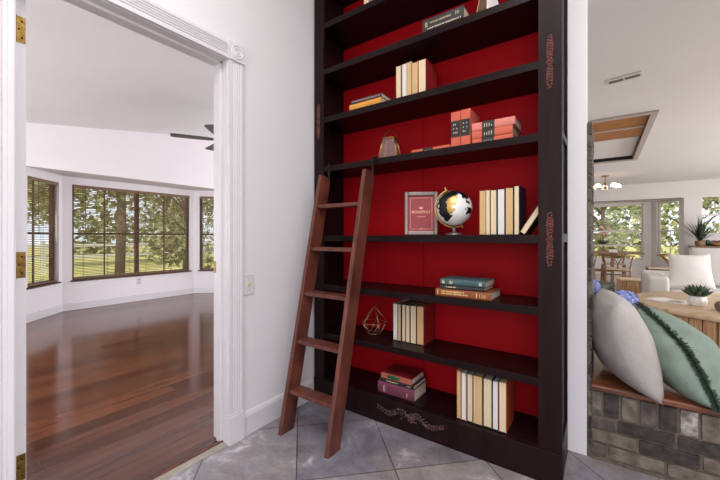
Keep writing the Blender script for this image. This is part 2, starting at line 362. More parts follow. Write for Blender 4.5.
# bay: three faces with window holes, z .44-1.875
def seg_wall(b, p, q, z0, z1, thick, u0=None, u1=None, g0=None, g1=None):
    p, q = Vector((*p, 0)), Vector((*q, 0)); d = (q-p); L = d.length; d.normalize(); n = Vector((-d.y, d.x, 0))   # n: outward when given so
    M = Matrix(((d.x, n.x, 0, p.x), (d.y, n.y, 0, p.y), (0, 0, 1, 0), (0, 0, 0, 1)))
    if u0 is None: b.box((0, 0, z0), (L, thick, z1), 0, M)
    else:
        b.box((0, 0, z0), (u0, thick, z1), 0, M); b.box((u1, 0, z0), (L, thick, z1), 0, M); b.box((u0, 0, z0), (u1, thick, g0), 0, M); b.box((u0, 0, g1), (u1, thick, z1), 0, M)
    return M, L
A0, A1, A2, A3 = (-5.9, 1.045), (-6.45, 1.575), (-6.45, 3.545), (-5.9, 4.09)
BZ0, BZ1 = .445, 1.875
bays = []
for i, (p, q, u0, u1) in enumerate(((A0, A1, .10, .69), (A1, A2, .115, 1.905), (A2, A3, .105, .68))):
    b = MB(); M, L = seg_wall(b, p, q, 0, 1.985, .12, u0, u1, BZ0, BZ1)
    # outward normal must be -x: segments run towards +y so (-d.y, d.x) points to -x
    struct('wall_bay_%s' % ('near', 'center', 'far')[i], b, WALLL, None, 0, ('white near angled wall of the bay', 'white middle wall of the bay under the wide window', 'white far angled wall of the bay')[i], 'wall')
    bb = MB(); bb.box((0, -.014, 0), (L, 0, .095), 0, M); bb.box((0, -.010, .095), (L, 0, .108), 0, M)
    struct('baseboard_bay_%s' % ('near', 'center', 'far')[i], bb, TRIM, None, 0, ('white baseboard under the near angled bay window', 'white baseboard under the wide bay window', 'white baseboard under the far angled bay window')[i], 'baseboard')
    bays.append((M, u0, u1))
b = MB(); b.prism([(-6.021, 1.0), (-6.7, 1.5), (-6.7, 3.62), (-6.021, 4.15)], 'z', 1.985, 2.06); struct('ceiling_bay', b, WALLL, None, 0, 'white soffit over the bay', 'ceiling')
for (y0, y1) in ((-2.6, 1.04), (4.1, 7.0)): pass
BLINDW = mat('window_wood', (96, 62, 46), .5, noise=.3, scale=10, stretch=(1, 1, 6))
SLAT = mat('blind_wood', (132, 102, 80), .5, noise=.2, scale=8, stretch=(1, 1, 10))
def window(n, M, u0, u1, z0, z1, lights, label, framem, depth=.05, rails=(), muntv=(), fw=.035, sill=True):
    w_ = thing('window_%d' % n, label, 'window'); w_['kind'] = 'structure'
    f = MB(); f.box((u0, depth, z0), (u0+fw, depth+.05, z1), 0, M); f.box((u1-fw, depth, z0), (u1, depth+.05, z1), 0, M)
    f.box((u0+fw, depth, z0), (u1-fw, depth+.05, z0+fw), 0, M); f.box((u0+fw, depth, z1-fw), (u1-fw, depth+.05, z1), 0, M)
    for (a, c2) in lights: f.box((a, depth, z0+fw), (c2, depth+.05, z1-fw), 0, M)
    f.build('window_frame', framem, w_, .002)
    s = MB()
    for zz in rails: s.box((u0+fw, depth+.005, zz-.018), (u1-fw, depth+.04, zz+.018), 0, M)
    for (uu, za, zb) in muntv: s.box((uu-.008, depth+.02, za), (uu+.008, depth+.035, zb), 0, M)
    if s.v: s.build('sash', framem, w_)
    g = MB(); g.box((u0+.01, depth+.026, z0+.01), (u1-.01, depth+.030, z1-.01), 0, M); g.build('glass', GLASS, w_)
    if sill:
        q = MB(); q.box((u0-.02, -.022, z0-.022), (u1+.02, depth, z0), 0, M); q.build('window_sill', framem if sill == 'dark' else TRIM, w_, .003)
    return w_
def blind(M, u0, u1, z0, z1, label, wands, group=None):
    t = thing('window_blind', label, 'blind', group=group)
    h = MB(); h.box((u0, .005, z1-.045), (u1, .045, z1), 0, M); h.build('headrail', SLAT, t, .002)
    s = MB(); z = z1-.065
    while z > z0+.05:
        T = M @ Matrix.Translation((0, .025, z)) @ Matrix.Rotation(R(-19), 4, 'X'); s.box((u0+.004, -.0125, -.001), (u1-.004, .0125, .001), 0, T); z -= .0235
    for uu in (u0+.12, (u0+u1)/2, u1-.12): s.box((uu-.0015, .011, z0+.03), (uu+.0015, .0125, z1-.03), 0, M); s.box((uu-.0015, .0375, z0+.03), (uu+.0015, .039, z1-.03), 0, M)
    s.build('slats', SLAT, t)
    r = MB(); r.box((u0+.002, .012, z0+.008), (u1-.002, .038, z0+.026), 0, M); r.build('bottom_rail', SLAT, t, .002)
    if wands:
        c = MB()
        for uu, dz in wands: c.tube([M @ Vector((uu, .002, z1-.03)), M @ Vector((uu, .0, z1-dz))], .004, 6)
        c.build('wand', BLINDW, t)
    return t
mid = (BZ0+BZ1)/2-.02
M, u0, u1 = bays[0]; window(1, M, u0, u1, BZ0, BZ1, [], 'narrow dark-framed near bay window at the door edge', BLINDW, .055, (mid,), ((.32, BZ0, BZ1),), sill='dark')
blind(M, u0+.02, u1-.02, BZ0, BZ1-.002, 'wooden slat blind in the narrow near bay window by the hinges', [(u0+.2, .75)])
M, u0, u1 = bays[1]; um = (u0+u1)/2; window(2, M, u0, u1, BZ0, BZ1, [(um-.03, um+.03)], 'wide dark-framed double bay window facing the doorway', BLINDW, .055, (mid,), ((u0+.43, BZ0, BZ1), (um+.45, BZ0, BZ1)), sill='dark')
blind(M, u0+.02, um-.006, BZ0, BZ1-.002, 'wooden slat blind over the left half of the wide bay window', [(u0+.16, .72)])
blind(M, um+.006, u1-.02, BZ0, BZ1-.002, 'wooden slat blind over the right half of the wide bay window', [(um+.1, .72)])
M, u0, u1 = bays[2]; window(3, M, u0, u1, BZ0, BZ1, [], 'narrow dark-framed far bay window beside the latch jamb', BLINDW, .055, (mid,), (), sill='dark')
blind(M, u0+.02, u1-.02, BZ0, BZ1-.002, 'wooden slat blind in the narrow far bay window beside the latch jamb', [])
ol = thing('wall_outlet', 'white wall outlet under the wide bay window', 'outlet', (-6.45, 2.592, .338))
b = MB(); b.box((0, -.035, -.057), (.006, .035, .057)); b.build('wall_plate', TRIM, ol, .002)
for z in (-.025, .025): b = MB(); b.box((.005, -.016, z-.014), (.009, .016, z+.014)); b.build('socket', mat('outlet_grey', (190, 186, 184), .4), ol, .002)
# ceiling fan
fan = thing('ceiling_fan', 'dark-bladed ceiling fan half hidden behind the door jamb', 'ceiling fan', (-4.057, 2.663, 2.36))
FANM = mat('fan_dark', (70, 66, 68), .4, noise=.2)
zt = zc(2.663)-2.36
b = MB(); b.lathe([(.0, zt-.06), (.05, zt-.06), (.065, zt-.01), (.065, zt+.01), (0, zt+.01)]); b.build('canopy', FANM, fan)
b = MB(); b.tube([(0, 0, .08), (0, 0, zt-.05)], .012, 10); b.build('downrod', FANM, fan)
b = MB(); b.lathe([(0, -.07), (.06, -.06), (.1, -.02), (.105, .04), (.07, .085), (0, .09)]); b.build('motor', FANM, fan)
for k in range(5):
    a = R(239+72*k); M = Matrix.Rotation(a, 4, 'Z') @ Matrix.Rotation(R(3), 4, 'X')
    b = MB(); b.prism([(.16, -.045), (.30, -.062), (.60, -.066), (.64, -.045), (.64, .045), (.60, .066), (.30, .062), (.16, .045)], 'z', -.004, .004)
    b.v = [tuple(M @ Vector(v)) for v in b.v]; bl = b.build('blade', FANM, fan)
    b = MB(); b.box((.08, -.02, -.006), (.2, .02, .006), 0, M); b.build('bracket', FANM, bl)

# living and dining room ---------------------------------------------------
YM, YY = 11.3, 12.0
b = MB()
b.box((-1.6, YM, 0), (-.9, YM+.12, 2.5)); 
b.prism([(-.9, 2.03), (1.6, 2.03), (1.6, 0), (1.894, 0), (1.894, 2.5), (-.9, 2.5)], 'y', YM, YM+.12)
b.box((1.894, YM, 0), (2.85, YM+.12, 1.15)); b.box((1.894, YM, 2.055), (2.85, YM+.12, 2.5)); b.box((2.85, YM, 0), (5.6, YM+.12, 2.5))
struct('wall_far', b, WALLB, None, 0, 'warm grey far wall of the dining room', 'wall')
b = MB(); Mb, Lb = seg_wall(b, (1.05, YY), (-.35, YY), 0, 2.03, -.12, .165, 1.38, .45, 1.975); struct('wall_dining_bay_center', b, WALLB, None, 0, 'warm grey bay wall around the large dining window', 'wall')
b = MB(); b.box((-.35, YY, 0), (-.34, YY+.1, 2.03))
b2 = MB(); M2, L2 = seg_wall(b2, (1.6, YM), (1.05, YY), 0, 2.03, -.12, .13, .73, .45, 2.0); struct('wall_dining_bay_right', b2, WALLB, None, 0, 'warm grey angled bay wall around the narrow dining window', 'wall')
b2 = MB(); M3, L3 = seg_wall(b2, (-.35, YY), (-.9, YM), 0, 2.03, -.12); struct('wall_dining_bay_left', b2, WALLB, None, 0, 'angled bay wall hidden behind the white wall', 'wall')
b = MB(); b.prism([(-.9, YM+.01), (1.6, YM+.01), (1.05, YY+.1), (-.35, YY+.1)], 'z', 2.03, 2.08); struct('ceiling_dining_bay', b, WALLB, None, 0, 'soffit over the dining bay', 'ceiling')
b = MB(); b.box((-.9, YM-.012, 2.018), (1.55, YM, 2.04)); struct('trim_5', b, mat('beam_grey', (112, 100, 96), .7), None, 0, 'thin dark strip along the top of the dining bay', 'trim')  # strip in one even dark warm grey
def flip(M):      # inside face on +v
    return M
WF = mat('window_white', (212, 204, 198), .5)
def Minv(M): return M @ Matrix.Scale(-1, 4, (0, 1, 0))
window(4, Minv(Mb), .165, 1.38, .45, 1.975, [], 'large white-framed dining window full of garden greenery', WF, .05, (1.243, .84), (), .03, False)
window(5, Minv(M2), .13, .73, .45, 2.0, [], 'narrow white-framed window in the angled dining bay wall', WF, .05, (1.243,), ((.43, .45, 1.243),), .03, False)
M4 = Matrix.Translation((0, YM, 0))
window(6, M4, 1.894, 2.85, 1.15, 2.055, [], 'white-gridded window above the console at the far right', WF, .03, (1.6,), ((2.21, 1.15, 2.05), (2.53, 1.15, 2.05)), .03, True)
# ceiling with a hole for the hatch
hx0, hx1, hy0, hy1 = -.55, .42, 4.85, 7.55
b = MB(); zz0, zz1 = 2.44, 2.6
b.box((-1.62, 2.18, zz0), (5.6, hy0, zz1)); b.box((-1.62, hy1, zz0), (5.6, 12.3, zz1)); b.box((-1.62, hy0, zz0), (hx0, hy1, zz1)); b.box((hx1, hy0, zz0), (5.6, hy1, zz1))
struct('ceiling_living', b, CEIL, None, 0, 'flat greyish white ceiling of the living room', 'ceiling')
b = MB(); b.box((5.5, 2.2, 0), (5.6, 12.0, 2.5)); struct('wall_living_right', b, WALLB, None, 0, 'side wall of the living room out of view', 'wall')
hatch = thing('ceiling_hatch', 'framed attic hatch with orange wood boards recessed in the living room ceiling', 'ceiling hatch', (0, 0, 2.44))
ORW = mat('hatch_wood', (178, 118, 62), .5, rgb2=(146, 90, 44), scale=5, stretch=(1, 8, 1))
HF = mat('hatch_trim', (176, 164, 160), .6)
f = MB(); t = .065
f.box((hx0-t, hy0-t, -.022), (hx1+t, hy0, -.001)); f.box((hx0-t, hy1, -.022), (hx1+t, hy1+t, -.001)); f.box((hx1, hy0, -.022), (hx1+t, hy1, -.001)); f.box((hx0-t, hy0, -.022), (hx0, hy1, -.001))
f.build('frame', HF, hatch, .003)
f = MB(); f.box((hx0-.02, hy0, 0), (hx0, hy1, .42)); f.box((hx1, hy0, 0), (hx1+.02, hy1, .42)); f.box((hx0, hy0-.02, 0), (hx1, hy0, .42)); f.build('shaft', HF, hatch)
f = MB(); f.box((hx0, hy0+1.16, .05), (hx1, hy1-.02, .07)); f.build('panel', CEIL, hatch)
f = MB(); f.box((hx0, hy1-.03, -.002), (hx1, hy1-.005, .05)); f.box((hx1-.012, hy0+1.18, -.002), (hx1, hy1-.03, .05)); f.build('edge_strip', IRON, hatch)  # dark strips along the panel's far and right edges
f = MB(); f.box((hx0, hy0+.002, .02), (hx1, hy0+.57, .05)); f.build('board', ORW, hatch)
f = MB(); f.box((hx0, hy0+.63, .02), (hx1, hy0+1.15, .05)); f.build('board', ORW, hatch)
f = MB(); f.box((hx0, hy0+.57, .008), (hx1, hy0+.63, .05)); f.build('batten', HF, hatch)
vt = thing('ceiling_vent', 'small two-slot white air vent in the living room ceiling', 'vent', (.145, 3.66, 2.44), R(-12))
b = MB(); b.box((-.125, -.06, -.008), (.125, .06, -.0005)); b.build('frame', mat('vent_white', (206, 200, 196), .5), vt, .003)
b = MB()
for x0, x1 in ((-.105, -.006), (.006, .105)): b.box((x0, -.02, -.0095), (x1, .028, -.0078))
b.build('slot', mat('vent_dark', (96, 90, 86), .7), vt)

# ================================================================== BOOKCASE
bc = thing('bookcase', 'tall dark espresso bookcase with red back and carved posts', 'bookcase', (0, 0, 0))
YF = 1.727
def P(name, m, lo, hi, bev=.0015, parent=bc): return one(name, lo, hi, m, parent, bev)
xl0, xl1, xr0, xr1 = -1.605, -1.522, -.239, -.145
lp = P('post', DARKWOOD, (xl0, YF, .0), (xl1, YF+.024, 3.2)); rp = P('post', DARKWOOD, (xr0, YF, .0), (xr1, YF+.024, 3.2))
P('side_panel', DARKWOOD, (xl0+.003, YF+.024, 0), (xl0+.025, 2.045, 3.2))
b = MB()      # right side: stiles, rails, recessed panel
b.box((xr1-.034, YF+.024, 0), (xr1-.014, 2.045, 3.2)); b.box((xr1-.014, YF+.024, 0), (xr1-.002, YF+.045, 3.2)); b.box((xr1-.014, 2.015, 0), (xr1-.002, 2.045, 3.2))
for z0, z1 in ((0, .17), (1.072, 1.112), (1.55, 1.58), (3.1, 3.2)): b.box((xr1-.014, YF+.045, z0), (xr1-.002, 2.015, z1))
b.build('side_panel', DARKWOOD, bc, .0015)
P('back_panel', RED, (xl0+.025, 2.020, .1), (-.934, 2.032, 3.15), 0); P('back_panel', RED, (-.931, 2.020, .1), (xr1-.034, 2.032, 3.15), 0)
SH = [.147, .460, .780, 1.105, 1.567, 1.895, 2.216, 2.523, 2.84]
for z in SH[1:]:
    P('shelf', SHELFWOOD, (xl0+.026, YF+.003, z-.038), (xr1-.035, 2.019, z), .002)
P('shelf', SHELFWOOD, (xl0+.026, YF+.026, .115), (xr1-.035, 2.019, .147), .001)
bb = P('base_board', DARKWOOD, (xl0, YF-.006, 0), (xr1+.003, YF+.022, .146), .003)
P('crown', DARKWOOD, (xl0-.002, YF-.02, 3.2), (xr1+.015, 2.045, 3.28), .006)
def bead_ornament(cx, z0, z1, post):
    b = MB(); n = 19; zm = (z0+z1)/2
    for i in range(n):
        t = i/(n-1); z = z0+(z1-z0)*t; d = abs(t-.5)*2        # 0 at the knot, 1 at the tips
        wd = .0035+.0095*max(0, math.sin(math.pi*min(1, d*.92)))
        r_ = .0052+.0022*math.sin(math.pi*min(1, d*.95))
        for sx in (-1, 1): b.ball((cx+sx*wd*.75, YF-.001, z+.002*sx), r_, 8, 0, (1, .8, 1.1))
        if wd > .009: b.ball((cx, YF-.003, z+.005), r_*.9, 8, 0, (1, .8, 1.1))
    for a in range(0, 360, 60): b.ball((cx+.011*math.cos(R(a)), YF-.002, zm+.011*math.sin(R(a))), .0065, 8, 0, (1, .8, 1))
    b.ball((cx, YF-.004, zm), .007, 8)
    b.build('carved_ornament', BEAD, post)
for cx, post in ((-.193, rp), (-1.566, lp)):
    bead_ornament(cx, 1.76, 1.985, post); bead_ornament(cx, .97, 1.20, post)
b = MB(); rs = random.Random(3)      # leafy scroll on the base
cx0, cx1 = -1.07, -.67
yb = YF-.008
def scroll(sgn, cx, zc_):
    pts = []
    for i in range(26):
        t = i/25; x = cx+sgn*(.205*t); z = zc_+.020*math.sin(t*7.5)*(1-.5*t)+.006
        pts.append((x, yb, z))
    b.tube(pts, [.006*(1-.6*i/25) for i in range(26)], 6)
    for i in range(2, 25, 2):
        x, _, z = pts[i]
        for q in (-1, 1):
            a = q*(.9+.3*rs.random()); L = .018*(1-.45*i/25)
            b.tube([(x, yb, z), (x+sgn*L*.6*math.cos(a), yb-.003, z+L*math.sin(a)), (x+sgn*L*1.3*math.cos(a*.6), yb, z+L*1.25*math.sin(a))], [.004, .0062, .0015], 6)
    for k in range(3): b.ball((cx+sgn*(.045+.05*k), yb, zc_-.012+.006*k), .006, 8)
scroll(-1, -.885, .083); scroll(1, -.885, .083)
b.ball((-.87, yb, .086), .014, 12, 0, (1, .5, 1))
for k in range(8): 
    a = k*math.pi/4; b.ball((-.87+.021*math.cos(a), yb, .086+.021*math.sin(a)), .0075, 8, 0, (1, .6, 1))
b.build('carved_ornament', CARVE, bb)

# ================================================================== LADDER
ld = thing('library_ladder', 'dark walnut library ladder hooked on a shelf and leaning on the bookcase', 'ladder', (0, 0, 0))
def rail(x0, x1):
    b = MB(); dy, dz = .33, 1.48; L = math.hypot(dy, dz); n = (dz/L, -dy/L); dpt = .095
    y0, yb_ = 1.287, 1.287+dpt*L/dz
    top = [(1.287+dy*t, dz*t) for t in (0.985,)][0]
    prof = [(y0, .001), (yb_, .001)]
    bt = (1.287+dy*.965+n[0]*dpt, dz*.965+n[1]*dpt); prof.append((bt[0], bt[1]))
    for k in range(1, 6):
        a = math.pi/2*k/5; 
        c = (1.287+dy*.985+n[0]*dpt*.42, dz*.985+n[1]*dpt*.42)
        u = (dy/L, dz/L)
        prof.append((c[0]+n[0]*dpt*.58*math.cos(a)+u[0]*.035*math.sin(a), c[1]+n[1]*dpt*.58*math.cos(a)+u[1]*.035*math.sin(a)))
    prof.append((1.287+dy*.985+u[0]*.03, dz*.985+u[1]*.03))
    b.prism(prof, 'x', x0, x1); return b.build('rail', LADDER, ld, .002)
rail(-1.470, -1.444); rail(-1.131, -1.105)
for z in (.236, .503, .772, 1.035, 1.296):
    y = 1.287+.33*z/1.48
    b = MB(); b.box((-1.444, y+.006, z-.022), (-1.131, y+.088, z)); b.build('tread', LADDER, ld, .002)
for x in (-1.466, -1.127):
    b = MB()
    b.box((x, 1.707, 1.40), (x+.016, 1.711, 1.573)); b.box((x, 1.707, 1.571), (x+.016, 1.745, 1.575)); b.box((x, 1.66, 1.40), (x+.016, 1.711, 1.404))
    b.build('hook', IRON, ld, .001)

# ================================================================== BOOKS
def cmat(name, rgb, rough=.55, **k): return mat('cover_'+name, rgb, rough, noise=k.pop('noise', .18), scale=k.pop('scale', 30), **k)
def upright(label, x, y, z, t, h, d, cover, page=PAGE, rz=0, group=None, tilt=0, spine_out=False, band=None, name='book', cat='book'):
    """book standing on its tail; fore-edge (or spine) to the front, x = left side"""
    o = thing(name, label, cat, (x, y, z), group=group, rot=(0, R(tilt), R(rz)))
    c = .0022; b = MB()
    b.box((0, 0, 0), (c, d, h)); b.box((t-c, 0, 0), (t, d, h))
    if spine_out: b.box((0, -.003, 0), (t, c, h))
    else: b.box((0, d-c, 0), (t, d, h))
    b.build('cover', cover, o, .001)
    b = MB(); e = .0035
    if spine_out: b.box((c, c, e), (t-c, d-e, h-e))
    else: b.box((c, e, e), (t-c, d-c, h-e))
    b.build('page_block', page, o)
    if band:
        zb0, zb1, bm_, txt = band
        b = MB(); b.box((.001, -.0045, zb0), (t-.001, -.0028, zb1)); lb = b.build('spine_label', bm_, o)
        q = MB(); rr = random.Random(int(x*999))
        for zz in (.25, .5, .75):
            zc_ = zb0+(zb1-zb0)*zz
            for k in range(3):
                if rr.random() < .85: q.box((t*(.25+.18*k), -.0052, zc_-.002), (t*(.34+.18*k), -.0044, zc_+.002+.004*rr.random()))
        if txt: q.build('lettering', FOIL, lb)
    return o
def flat(label, x, y, z, L, t, d, cover, page=PAGEF, rz=0, group=None, spine_front=True, marks=(), name='book'):
    """book lying flat, spine (or fore-edge) to the front; x = left end of the spine"""
    o = thing(name, label, 'book', (x, y, z), R(rz), group)
    c = .0022; b = MB(); b.box((0, 0, 0), (L, d, c)); b.box((0, 0, t-c), (L, d, t))
    if spine_front: b.prism([(0, 0), (-.0035, .2*t), (-.0045, t*.5), (-.0035, .8*t), (0, t), (c, t), (c, 0)], 'x', 0, L)
    else: b.box((0, d-c, 0), (L, d, t))
    b.build('cover', cover, o, .0008)
    b = MB(); e = .003
    b.box((e, c if spine_front else e, c), (L-e, d-e, t-c)); b.build('page_block', page, o)
    for (n, x0, x1, z0, z1, m) in marks:
        if n == 'lettering':
            q = MB(); rr = random.Random(int(x0*9999)); xx = x0
            while xx < x1:
                wd = .0035+.004*rr.random(); q.box((xx, -.0062, z0), (min(xx+wd, x1), -.0035, z1-(z1-z0)*.25*rr.random())); xx += wd+.0018+(.004 if rr.random() < .2 else 0)
            q.build('lettering', m, o)
        elif n == 'oval':
            q = MB(); q.lathe([(0, -.0005), (1, 0), (1, .002), (0, .0025)], (0, 0, 0), 20, 0)
            q.v = [((x0+x1)/2+v[0]*(x1-x0)/2, -.0045-v[2], (z0+z1)/2+v[1]*(z1-z0)/2) for v in q.v]; q.build('spine_label', m, o)
        else:
            q = MB(); q.box((x0, -.006, z0), (x1, .0, z1)); q.build(n, m, o)
    return o
def text(s, parent, loc, size, m, rot=(R(90), 0, 0), align='CENTER', bold=0, name='lettering', sx=1):
    cu = bpy.data.curves.new(name, 'FONT'); cu.body = s; cu.size = size; cu.align_x = align; cu.align_y = 'CENTER'; cu.extrude = .0004; cu.offset = bold
    cu.materials.append(m); tmp = bpy.data.objects.new(name, cu); COL.objects.link(tmp)
    me = bpy.data.meshes.new_from_object(tmp.evaluated_get(bpy.context.evaluated_depsgraph_get())); bpy.data.objects.remove(tmp); bpy.data.curves.remove(cu)
    o = bpy.data.objects.new(name, me); COL.objects.link(o); o.parent = parent; o.location = loc; o.rotation_euler = rot; o.scale = (sx, 1, 1)
    return o
CREAMC = cmat('cream', (206, 190, 160)); NAVY = cmat('navy', (24, 30, 62)); CRED = cmat('red', (146, 26, 30)); CORNG = cmat('rust', (186, 74, 40)); CDARK = cmat('dark', (38, 36, 40))
CGRN = cmat('green', (74, 88, 74)); CTAN = cmat('tan', (170, 128, 84)); CWHT = cmat('white', (210, 204, 198)); CPINK = cmat('pink', (206, 160, 150)); CSLATE = cmat('slate', (74, 86, 104))
g1 = 'books standing on the bottom shelf'
z = SH[0]+.001; yb0 = 1.757
for lab, x0, x1, h, cov, pg in (
    ('thin book with tan page edges, first from the left on the bottom shelf', -.624, -.601, .252, CTAN, PAGET),
    ('thin book with pinkish white page edges, second from the left on the bottom shelf', -.599, -.573, .247, CPINK, PAGEW),
    ('book with cream pages in green covers, third from the left on the bottom shelf', -.571, -.541, .246, CGRN, PAGE),
    ('thick book with tan page edges in the middle of the bottom shelf row', -.540, -.491, .247, CGRN, PAGET),
    ('thick book with cream page edges right of the tan one on the bottom shelf', -.489, -.447, .243, CSLATE, PAGE),
    ('book with white page edges beside the rust-covered one on the bottom shelf', -.445, -.416, .241, NAVY, PAGEW),
    ('book with a rust-orange cover at the right end of the bottom shelf row', -.414, -.378, .245, CORNG, PAGE)):
    upright(lab, x0, yb0+random.uniform(-.004, .004), z, x1-x0-.001, h, .17, cov, pg, group=g1)
# stack on the bottom shelf
g2 = 'stacked books on the bottom shelf'
ys = 1.785
MAUVE = cmat('mauve', (120, 58, 80)); BLUEBK = cmat('black_blue', (34, 34, 42)); CRIM = cmat('crimson', (120, 22, 26)); SALM = cmat('salmon_spine', (180, 100, 78)); GREENL = cmat('green_label', (30, 84, 50))
flat('thick mauve-spined book at the bottom of the low shelf stack', -1.128, ys, z, .245, .068, .165, MAUVE, group=g2, rz=0, marks=(('lettering', .040, .052, .012, .056, FOIL), ('lettering', .198, .206, .018, .044, FOIL)))
flat('thin black book between the crimson and mauve books of the low shelf stack', -1.118, ys+.004, z+.069, .232, .022, .16, BLUEBK, group=g2, marks=(('lettering', .05, .13, .008, .014, FOIL), ('lettering', .185, .21, .008, .014, FOIL)))
o = flat('crimson book with green oval spine label on top of the low shelf stack', -1.104, ys+.003, z+.0915, .205, .034, .16, CRIM, group=g2, marks=(('spine_panel', 0, .205, .002, .032, SALM),))
q = MB(); q.lathe([(0, 0), (1, 0), (.95, .0015), (0, .002)], n=24); q.v = [(.085+v[0]*.045, -.0062-v[2], .017+v[1]*.0125) for v in q.v]; q.build('spine_label', GREENL, o)
# shelf .46
g3 = 'books standing beside the wire ornament'
z = SH[1]+.001
for lab, x0, x1, h, cov, pg in (
    ('book with greyish white page edges, leftmost beside the gold wire ornament', -1.056, -1.026, .226, CWHT, PAGEW),
    ('thin book with peach page edges, second from the wire ornament', -1.024, -.999, .226, CDARK, PAGET),
    ('thin book with cream page edges, third from the wire ornament', -.997, -.971, .226, CDARK, PAGE),
    ('book with cream page edges, fourth from the wire ornament', -.970, -.941, .226, CGRN, PAGE),
    ('book with cream page edges and black cover, fifth from the wire ornament', -.939, -.899, .227, CDARK, PAGE),
    ('red-covered book at the right end of the row beside the wire ornament', -.898, -.852, .228, CRED, PAGET)):
    upright(lab, x0, 1.846+random.uniform(-.004, .004), z, x1-x0-.001, h, .155, cov, pg, group=g3)
# gold wire ornament: faceted open polyhedron
wo = thing('wire_ornament', 'gold wire open polyhedron ornament on the shelf beside the ladder', 'ornament', (-1.235, 1.90, SH[1]), R(20)); wo.scale = (1.33, 1.33, 1.2)
b = MB(); r1 = .066
ring = [(r1*math.cos(2*math.pi*k/5+.3), r1*math.sin(2*math.pi*k/5+.3), .062) for k in range(5)]; low = [(.036*math.cos(2*math.pi*k/5+.93), .036*math.sin(2*math.pi*k/5+.93), .004) for k in range(5)]; top = (.005, 0, .150)
ed = [(ring[k], ring[(k+1) % 5]) for k in range(5)]+[(ring[k], top) for k in range(5)]+[(ring[k], low[k]) for k in range(5)]+[(ring[(k+1) % 5], low[k]) for k in range(5)]+[(low[k], low[(k+1) % 5]) for k in range(5)]
for a, c2 in ed: b.tube([a, c2], .0017, 6)
b.build('wire_frame', mat('rose_gold_wire', (206, 160, 130), .35, metal=.8), wo)
# shelf .78: stack of three
g4 = 'books stacked under the globe shelf'
z = SH[2]+.001; TEAL = cmat('teal', (66, 94, 98)); BROWN = cmat('russet', (138, 72, 34)); CHAR = cmat('charcoal', (46, 44, 48)); LBL = mat('pale_print', (226, 190, 130), .5)
o = flat('russet-brown book with pale print, bottom of the stack under the globe shelf', -.735, 1.742, z, .285, .040, .20, BROWN, group=g4, marks=(('lettering', .035, .155, .025, .033, LBL), ('lettering', .035, .175, .014, .021, LBL), ('lettering', .012, .016, .010, .036, LBL), ('lettering', .216, .224, .008, .038, LBL)))
text('126', o, (.246, -.0055, .020), .025, LBL)
flat('thin charcoal book in the middle of the stack under the globe shelf', -.710, 1.752, z+.041, .228, .021, .17, CHAR, group=g4, marks=(('lettering', .03, .085, .008, .015, FOIL),))
o = flat('teal book with pale marks on top of the stack under the globe shelf', -.711, 1.748, z+.063, .236, .030, .175, TEAL, group=g4, marks=(('lettering', .012, .026, .007, .023, FOIL), ('lettering', .052, .068, .007, .023, FOIL), ('lettering', .205, .218, .007, .023, FOIL)))
# shelf 1.105: framed cover, globe, row of books
z = SH[3]+.001
fr = thing('framed_cover', 'maroon cover with gold lettering in a pewter frame beside the globe', 'picture frame', (-.853, 1.812, z+.0015), 0, rot=(R(-4), 0, R(27)))
W_, H_ = .188, .252
b = MB()
for lo, hi in (((-W_/2, 0, 0), (-W_/2+.02, .03, H_)), ((W_/2-.02, 0, 0), (W_/2, .03, H_)), ((-W_/2+.02, 0, 0), (W_/2-.02, .03, .022)), ((-W_/2+.02, 0, H_-.022), (W_/2-.02, .03, H_))): b.box(lo, hi)
b.build('frame', mat('bronze_grey_frame', (132, 120, 114), .35, metal=.5, noise=.2, scale=30), fr, .004)
MAR = mat('maroon_cover', (150, 58, 66), .6, noise=.12, scale=30)
b = MB(); b.box((-W_/2+.018, .012, .02), (W_/2-.018, .028, H_-.02)); b.build('cover_panel', MAR, fr)
b = MB(); x0, x1, z0, z1 = -W_/2+.031, W_/2-.031, .034, H_-.034
for lo, hi in (((x0, .0105, z0), (x0+.002, .0125, z1)), ((x1-.002, .0105, z0), (x1, .0125, z1)), ((x0, .0105, z0), (x1, .0125, z0+.002)), ((x0, .0105, z1-.002), (x1, .0125, z1))): b.box(lo, hi)
PRINT = mat('rose_gold_print', (226, 170, 140), .5)
b.build('gold_border', PRINT, fr)
text('MONOPOLY', fr, (0, .0115, .134), .0225, PRINT, bold=.0004, sx=.86)
for lo, hi in (((-.024, .0108, .106), (.024, .0122, .1085)), ((-.011, .0108, .038), (.011, .0122, .040))): b = MB(); b.box(lo, hi); b.build('small_print', PRINT, fr)
b = MB(); b.prism([(-.009, .152), (.009, .152), (.012, .166), (.005, .159), (0, .168), (-.005, .159), (-.012, .166)], 'y', .0108, .0122); b.build('crown_mark', PRINT, fr)
